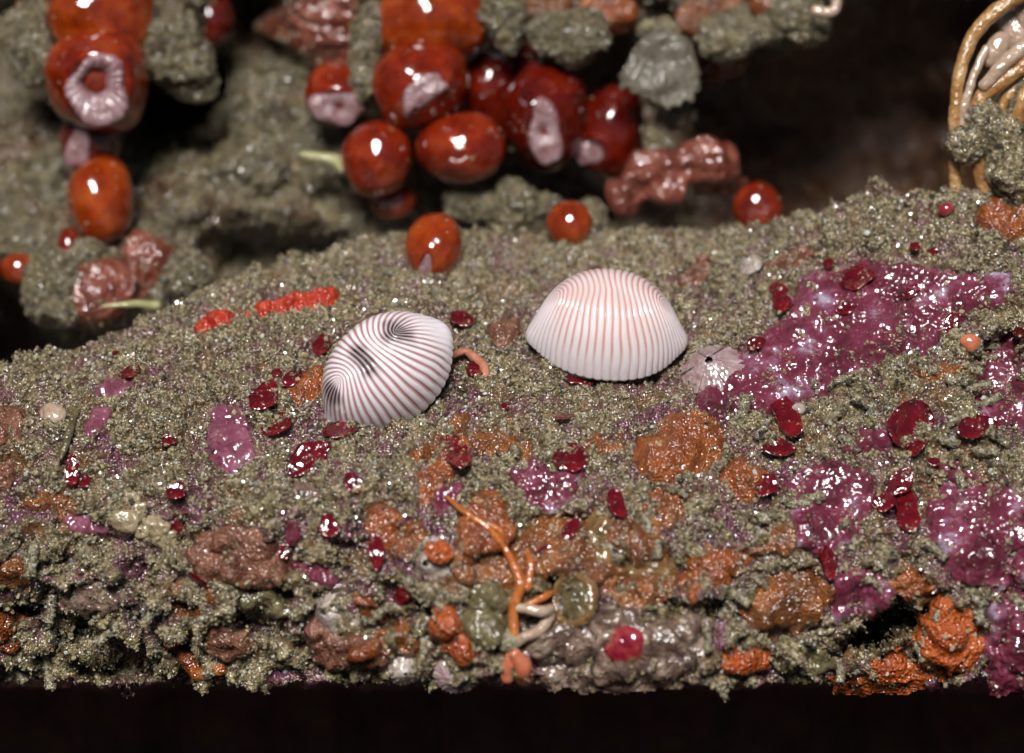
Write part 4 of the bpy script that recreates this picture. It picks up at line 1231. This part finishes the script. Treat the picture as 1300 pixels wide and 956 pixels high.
# ---------------------------------------------------------------- short silt tubes of worms
TUB = [(1250, 425, -60), (1262, 440, 200), (1225, 470, 20), (1238, 462, -40), (1205, 488, 10), (1224, 497, 0), (1170, 470, 40), (1130, 475, -20), (1105, 492, 30), (1088, 480, 160),
       (1050, 540, -30), (1068, 560, 20), (1110, 520, 200), (1245, 520, -15), (1225, 535, 170), (1195, 560, 30), (1240, 575, 25), (1260, 590, 15), (1215, 605, 60), (1275, 565, 200),
       (1000, 640, 10), (1020, 638, 0), (990, 655, 160), (960, 560, -50), (940, 540, -70), (918, 590, 130), (1085, 690, 110), (1130, 700, 70), (1100, 735, 30), (1180, 690, 40), (1225, 745, 60), (1245, 757, 90),
       (1160, 798, 110), (1195, 775, 100), (1165, 815, 60), (955, 735, 40), (925, 745, 20), (930, 770, 100), (900, 800, 90), (1090, 845, 90), (1062, 850, 100), (1260, 690, 0),
       (600, 615, 80), (655, 575, 90), (668, 595, 85), (640, 540, 90), (560, 760, 30), (520, 735, 30), (500, 770, 140), (475, 790, 150), (535, 800, 80),
       (70, 755, 90), (80, 790, 95), (60, 830, 80), (120, 820, 130), (150, 790, 150), (105, 700, 60), (45, 690, 90), (150, 860, 10), (200, 770, 120), (20, 850, 30),
       (820, 660, 80), (770, 700, 60), (835, 690, 100), (850, 620, 30), (1285, 760, 40), (1290, 700, 10)]
made = []
for i, (px, py, rot) in enumerate(TUB):
    a = math.radians(rot)
    n = LEDGE.normal(px, py, 12)
    L = random.uniform(14, 30)
    dirv = RGT * math.cos(a) - UPV * math.sin(a)
    b0 = LEDGE.pos(px, py) + n * .35
    r0 = random.uniform(.2, .32)
    up = random.uniform(.15, .7)
    pts = [b0, b0 + dirv * L * .022 + n * up * .4, b0 + dirv * L * .05 + n * up]
    v, f = sweep(pts, [r0, r0 * .95, r0 * 1.05], 12, 18, .12, 2.2)
    # hollow end: pull the last rings back inside
    ring = v.reshape(-1, 12, 3)
    dd = nrm(pts[2] - pts[1])
    for j, (rad, back) in enumerate(((1.0, 0.), (.7, .02), (.6, .12), (.3, .25))):
        c_ = ring[-5].mean(0)
        ring[-4 + j] = c_ + (ring[-5] - c_) * rad - dd * back
    CLUMPS.append((v, f))
    made.append((px, py, obj('silt_tube', v, f, 'tube_silt')))
MARKS = [(1150, 545, 'big folded alga'), (1095, 360, 'large purple crust top leaf'), (1231, 437, 'pale orange heart blob'), (1236, 550, 'dark red leaf near the right border'), (1000, 537, 'long dark red leaf'),
         (944, 608, 'small rounded amber sponge'), (875, 565, 'big domed amber sponge'), (1050, 645, 'smooth dull purple crust'), (1153, 657, 'upright dark red leaf'), (1060, 718, 'thin upright leaf above the crevice'),
         (1120, 800, 'black crevice'), (1205, 812, 'bright orange rounded sponge'), (1005, 768, 'brownish dotted disc'), (905, 725, 'orange lump by the dotted disc'), (950, 842, 'flat orange tongue'), (1255, 680, 'bleached purple crust'),
         (690, 620, 'violet knobs'), (578, 585, 'square glossy red flake'), (612, 665, 'amber middle crust'), (553, 712, 'cream barnacle'), (428, 776, 'white ridged barnacle'), (578, 800, 'slanting orange band'), (780, 646, 'bean shaped red flake'),
         (180, 660, 'cream lumpy sponge'), (238, 818, 'round hole at lower left'), (10, 800, 'yellow orange lump at the left border'), (20, 730, 'rust crust at the left border'), (800, 815, 'cherry red sea squirt'), (655, 770, 'orange forked stalk'),
         (1158, 742, 'dark orange lump under the purple crust'), (986, 578, 'lens shaped dark red leaf'), (1290, 500, 'shaded purple hollow'), (300, 705, 'salmon crust at left'), (520, 752, 'shiny dark red flake')]
seen = {}
for px, py, o in made:
    cand = sorted((math.hypot(px - a_, py - b_), a_, b_, t_) for a_, b_, t_ in MARKS)
    label = None
    for kind in ('short hollow silt worm tube', 'stubby grey tan worm tube', 'small silt covered worm tube'):
        for _, a_, b_, t_ in cand[:4]:
            side = ('right of' if px > a_ else 'left of') if abs(px - a_) > abs(py - b_) else ('below' if py > b_ else 'above')
            lab = '%s just %s the %s' % (kind, side, t_)
            if kind.startswith('short') and (side, t_) not in seen:
                label = lab
                break
        if label:
            break
    if label is None:
        _, a_, b_, t_ = cand[0]
        label = '%s silt worm tube close beside the %s' % (('short hollow', 'stubby', 'thin')[seen.setdefault(t_, 0) % 3], t_)
        seen[t_] += 1
    else:
        seen[(side, t_)] = 1
    tag(o, label, 'worm tube', 'silt worm tubes on the ledge')

# ---------------------------------------------------------------- ledge mesh with its silt, hidden back and an added dark hollow under it
pos = P(pxgrid, pygrid, dgrid)
nor = nrm(np.cross(np.gradient(pos, axis=0), np.gradient(pos, axis=1)))
sm = nor.copy()
for _ in range(6):
    sm[1:-1] = (sm[:-2] + sm[1:-1] + sm[2:]) / 3
    sm[:, 1:-1] = (sm[:, :-2] + sm[:, 1:-1] + sm[:, 2:]) / 3
nor = nrm(sm)
lump = lumps(pos)
pw = pos + .25 * np.stack([perlin(pos * 1.7 + 11), perlin(pos * 1.7 + 21), perlin(pos * 1.7 + 31)], -1)
peb = .42 - cells(pw * 1.0)
big = .45 - cells(pw * .5 + 7)
slope = sstep(430, 560, pygrid)
peb2 = .45 - cells(pw * 2.6 + 4)
fine = .16 * perlin(pos * 2.6) + .09 * perlin(pos * 5.5 + 2)
front = sstep(0, .12, tt)[:, None]
thin = perlin(pos * .34 + 50) + .5 * perlin(pos * .9 + 60)
silt = .12 + (.75 + .35 * slope) * peb + (.15 + .75 * slope) * big + .42 * peb2 + fine + .45 * np.clip(perlin(pos * .55 + 6), -.4, 1) - .35 * sstep(.05, .5, thin)
lowf = sstep(600, 800, pygrid)
silt = silt + lowf * (.8 * perlin(pos * .7 + 40) + .5 * billow(pos * .45 + 70) - .2)
bare = np.clip(sstep(.1, -.25, silt - .05) * .75 + .8 * sstep(.08, .42, thin) * sstep(470, 600, pygrid) + .5 * MASK, 0, 1)
disp = lump * (1 - .4 * MASK) + silt * (1 - MASK) - .45 * MASK
fade = np.minimum(sstep(0, .03, tt), 1)[:, None]
top = pos + nor * disp[..., None]
# rows behind the back edge, and an invented hollow below, deep enough to stay unlit
bd = P(gx, backy, dgrid[0])
rows_back = []
for k, (dy, dz) in enumerate(((60, 26), (30, 18), (12, 10), (4, 4))):
    rows_back.append(P(gx, backy + dy, dgrid[0] + dz))
rows_bot = []
for k, (dy, dz) in enumerate(((4, 1.5), (5, 6), (6, 14), (7, 24), (14, 34), (110, 40), (260, 44), (600, 48))):
    rb = P(gx, boty + dy, dgrid[-1] + dz)
    rb = rb + UPV * (.5 * perlin(rb * .5))[:, None]
    rows_bot.append(rb)
full = np.concatenate([np.array(rows_back), top, np.array(rows_bot)], 0)
led = obj('rock_ledge', full.reshape(-1, 3), grid_faces(full.shape[0], full.shape[1])[:, ::-1], 'silt', origin=(0, 0, -20),
          attrs={'bare': np.concatenate([np.full((4, len(gx)), .6), bare, np.ones((8, len(gx)))], 0).ravel()})
tag(led, 'silt covered rock ledge crossing the picture', None, None, 'structure')

# back wall
wpos = WALL.pos(WPX, WPY)
wn = nrm(np.cross(np.gradient(wpos, axis=0), np.gradient(wpos, axis=1)))
wd_ = .7 * (.45 - cells(wpos * .8)) + .45 * (.45 - cells(wpos * 1.7 + 3)) + .5 * billow(wpos * .35) + .25 * perlin(wpos * 1.3) + .2 * perlin(wpos * 2.4)
wtop = wpos + wn * wd_[..., None]
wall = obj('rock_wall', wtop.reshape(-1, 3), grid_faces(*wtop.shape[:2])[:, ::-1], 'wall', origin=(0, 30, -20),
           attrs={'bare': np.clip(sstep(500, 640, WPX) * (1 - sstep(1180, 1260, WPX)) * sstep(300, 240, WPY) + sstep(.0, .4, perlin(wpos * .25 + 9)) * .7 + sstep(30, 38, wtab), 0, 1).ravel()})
tag(wall, 'rough shaded rock wall behind the ledge', None, None, 'structure')


# ---------------------------------------------------------------- sand grains (nobody could count them)
def grain_mesh(name, seed, flat=1., long=1., smooth=True, mat='grain'):
    import bmesh
    bm = bmesh.new()
    bmesh.ops.create_icosphere(bm, subdivisions=2 if smooth else 1, radius=.5)
    r = random.Random(seed)
    for v in bm.verts:
        v.co *= r.uniform(.72, 1.15)
        v.co.z *= flat
        v.co.x *= long
    me = bpy.data.meshes.new(name)
    bm.to_mesh(me)
    bm.free()
    me.polygons.foreach_set('use_smooth', [smooth] * len(me.polygons))
    me.materials.append(M[mat])
    return me


def scatter(name, label, pts, size, shapes, turn=None):
    me = bpy.data.meshes.new(name)
    me.vertices.add(len(pts))
    c = pts.mean(0)
    me.vertices.foreach_set('co', ((pts - c) * S).astype(np.float32).ravel())
    a = me.attributes.new('size', 'FLOAT', 'POINT')
    a.data.foreach_set('value', (size * S).astype(np.float32))
    a = me.attributes.new('turn', 'FLOAT_VECTOR', 'POINT')
    a.data.foreach_set('vector', (RNG.uniform(0, 6.28, (len(pts), 3)) if turn is None else turn).astype(np.float32).ravel())
    a = me.attributes.new('pick', 'INT', 'POINT')
    a.data.foreach_set('value', RNG.integers(0, len(shapes), len(pts)).astype(np.int32))
    o = bpy.data.objects.new(name, me)
    o.location = Vector(c * S)
    COL.objects.link(o)
    ng = bpy.data.node_groups.new(name, 'GeometryNodeTree')
    ng.interface.new_socket('Geometry', in_out='INPUT', socket_type='NodeSocketGeometry')
    ng.interface.new_socket('Geometry', in_out='OUTPUT', socket_type='NodeSocketGeometry')
    gi, go = ng.nodes.new('NodeGroupInput'), ng.nodes.new('NodeGroupOutput')
    join = ng.nodes.new('GeometryNodeJoinGeometry')

    def named(n_, typ):
        x = ng.nodes.new('GeometryNodeInputNamedAttribute')
        x.data_type = typ
        x.inputs[0].default_value = n_
        return x.outputs[0]
    sz, tr, pk = named('size', 'FLOAT'), named('turn', 'FLOAT_VECTOR'), named('pick', 'INT')
    e2r = ng.nodes.new('FunctionNodeEulerToRotation')
    ng.links.new(tr, e2r.inputs[0])
    for i, mesh in enumerate(shapes):
        cmp_ = ng.nodes.new('FunctionNodeCompare')
        cmp_.data_type = 'INT'
        cmp_.operation = 'EQUAL'
        ng.links.new(pk, cmp_.inputs[2])
        cmp_.inputs[3].default_value = i
        ob = SHAPES[mesh.name]
        info = ng.nodes.new('GeometryNodeObjectInfo')
        info.inputs['Object'].default_value = ob
        ip = ng.nodes.new('GeometryNodeInstanceOnPoints')
        ng.links.new(gi.outputs[0], ip.inputs['Points'])
        ng.links.new(cmp_.outputs[0], ip.inputs['Selection'])
        ng.links.new(info.outputs['Geometry'], ip.inputs['Instance'])
        ng.links.new(e2r.outputs[0], ip.inputs['Rotation'])
        ng.links.new(sz, ip.inputs['Scale'])
        ng.links.new(ip.outputs[0], join.inputs[0])
    ng.links.new(join.outputs[0], go.inputs[0])
    md = o.modifiers.new('scatter', 'NODES')
    md.node_group = ng
    return tag(o, label, 'sand', None, 'stuff')


SHAPES = {}


def grain_set(mat):
    out = []
    for i, (fl, lo, sm_) in enumerate(((1, 1, False), (.7, 1.2, False), (.9, .8, True), (.3, 1.1, False), (.5, 1.7, False), (.8, 1.1, True))):
        me = grain_mesh('sand_grain', i, fl, lo, sm_, mat)
        SHAPES[me.name] = bpy.data.objects.new('sand_grain', me)      # not linked to the scene: only its shape is used
        out.append(me)
    return out


shapes, dimmed_shapes = grain_set('grain'), grain_set('grain_dimmed')


def on_grid(top_, n_, weight, count):
    w = weight.ravel().astype(float)
    w /= w.sum()
    idx = RNG.choice(w.size, count, p=w)
    p = top_.reshape(-1, 3)[idx]
    nn = n_.reshape(-1, 3)[idx]
    p = p + RNG.normal(0, .045, p.shape) + nn * RNG.uniform(-.05, .1, (count, 1))
    return p


# weight by real area so that grains lie evenly
ar = np.linalg.norm(np.cross(np.gradient(pos, axis=0), np.gradient(pos, axis=1)), axis=-1)
vis = (pxgrid > -60) & (pxgrid < 1360)
patchy = .25 + .75 * sstep(-.3, .25, perlin(pos * .5 + 17))
pts = on_grid(top, nor, np.minimum(ar, .035) * vis * (1 - .96 * MASK) * patchy * (1 - .8 * bare), 120000)
extra = []
for v, f, cov in CRUSTS:                                  # a sprinkling that has settled on the crusts and blades
    tri = v[f]
    a_ = np.linalg.norm(np.cross(tri[:, 1] - tri[:, 0], tri[:, 2] - tri[:, 0]), axis=1) + 1e-12
    c_ = tri.mean(1)
    wgt = a_ * (.04 + sstep(.1, .5, perlin(c_ * .9 + 13)))
    k = int(a_.sum() * (4 + 14 * cov))
    idx = RNG.choice(len(f), k, p=wgt / wgt.sum())
    extra.append(c_[idx] + RNG.normal(0, .04, (k, 3)))
pts = np.concatenate([pts] + extra)
size = np.clip(RNG.lognormal(math.log(.105), .5, len(pts)), .05, .42)
scatter('silt_grains', 'fine glinting sand and silt grains covering the ledge', pts, size, shapes)
# flat wet flecks of film and shell lying on the silt
w = (np.minimum(ar, .035) * vis * (1 - .8 * MASK) * (.3 + sstep(-.1, .4, perlin(pos * .7 + 27)))).ravel()
idx = RNG.choice(w.size, 12000, p=w / w.sum())
nn = nrm(nor.reshape(-1, 3)[idx] * .8 - FWD * .35 + RNG.normal(0, .3, (len(idx), 3)))
cp_ = top.reshape(-1, 3)[idx] + nn * .07
yy = nrm(np.cross(nn, RNG.normal(size=nn.shape)))
xx = np.cross(yy, nn)
mr = np.stack([xx, yy, nn], -1)
turn = np.stack([np.arctan2(mr[:, 2, 1], mr[:, 2, 2]), -np.arcsin(np.clip(mr[:, 2, 0], -1, 1)), np.arctan2(mr[:, 1, 0], mr[:, 0, 0])], 1)


def chip_mesh(seed):
    r = random.Random(seed)
    n = 7
    ring = [(math.cos(a + r.uniform(-.3, .3)) * r.uniform(.35, .6), math.sin(a + r.uniform(-.3, .3)) * r.uniform(.3, .5)) for a in [2 * math.pi * i / n for i in range(n)]]
    v = [(x, y, .06) for x, y in ring] + [(x * 1.15, y * 1.15, -.1) for x, y in ring]
    f = [list(range(n)), list(range(2 * n - 1, n - 1, -1))] + [[i, n + i, n + (i + 1) % n, (i + 1) % n] for i in range(n)]
    me = bpy.data.meshes.new('fleck')
    me.from_pydata(v, [], f)
    me.materials.append(M['fleck'])
    SHAPES[me.name] = bpy.data.objects.new('fleck', me)
    return me


scatter('wet_flecks', 'tiny flat wet flecks glinting on the silt of the ledge', cp_, np.clip(RNG.lognormal(math.log(.13), .35, len(idx)), .07, .26), [chip_mesh(i) for i in range(5)], turn)
wv = (WPX > -60) & (WPX < 1360) & (WPY > -60) & (wtab < 36)
wpat = .15 + sstep(-.35, .1, perlin(wpos * .3 + 3))
pts = on_grid(wtop, wn, np.minimum(np.linalg.norm(np.cross(np.gradient(wpos, axis=0), np.gradient(wpos, axis=1)), axis=-1), .2) * wv * wpat, 55000)
cl = []
for v, f in CLUMPS:
    tri = v[f]
    a_ = np.linalg.norm(np.cross(tri[:, 1] - tri[:, 0], tri[:, 2] - tri[:, 0]), axis=1) + 1e-9
    k = int(min(1500, a_.sum() * 22))
    idx = RNG.choice(len(f), k, p=a_ / a_.sum())
    w = RNG.dirichlet((1, 1, 1, 1), k)
    cl.append((tri[idx] * w[..., None]).sum(1))
pts = np.concatenate([pts] + cl)
size = np.clip(RNG.lognormal(math.log(.18), .4, len(pts)), .08, .5)
scatter('silt_grains', 'silt grains sticking to the back wall and the silt clumps', pts, size, dimmed_shapes)
w = (np.minimum(np.linalg.norm(np.cross(np.gradient(wpos, axis=0), np.gradient(wpos, axis=1)), axis=-1), .2) * wv * wpat).ravel()
idx = RNG.choice(w.size, 12000, p=w / w.sum())
nn = nrm(wn.reshape(-1, 3)[idx] * .8 + np.array([0, -.3, .5]) + RNG.normal(0, .35, (len(idx), 3)))
cp_ = wtop.reshape(-1, 3)[idx] + nn * .1
yy = nrm(np.cross(nn, RNG.normal(size=nn.shape)))
xx = np.cross(yy, nn)
mr = np.stack([xx, yy, nn], -1)
turn = np.stack([np.arctan2(mr[:, 2, 1], mr[:, 2, 2]), -np.arcsin(np.clip(mr[:, 2, 0], -1, 1)), np.arctan2(mr[:, 1, 0], mr[:, 0, 0])], 1)
scatter('wet_flecks', 'tiny wet flecks glinting on the silt of the back wall', cp_, np.clip(RNG.lognormal(math.log(.13), .3, len(idx)), .08, .22), [chip_mesh(i + 9) for i in range(4)], turn)
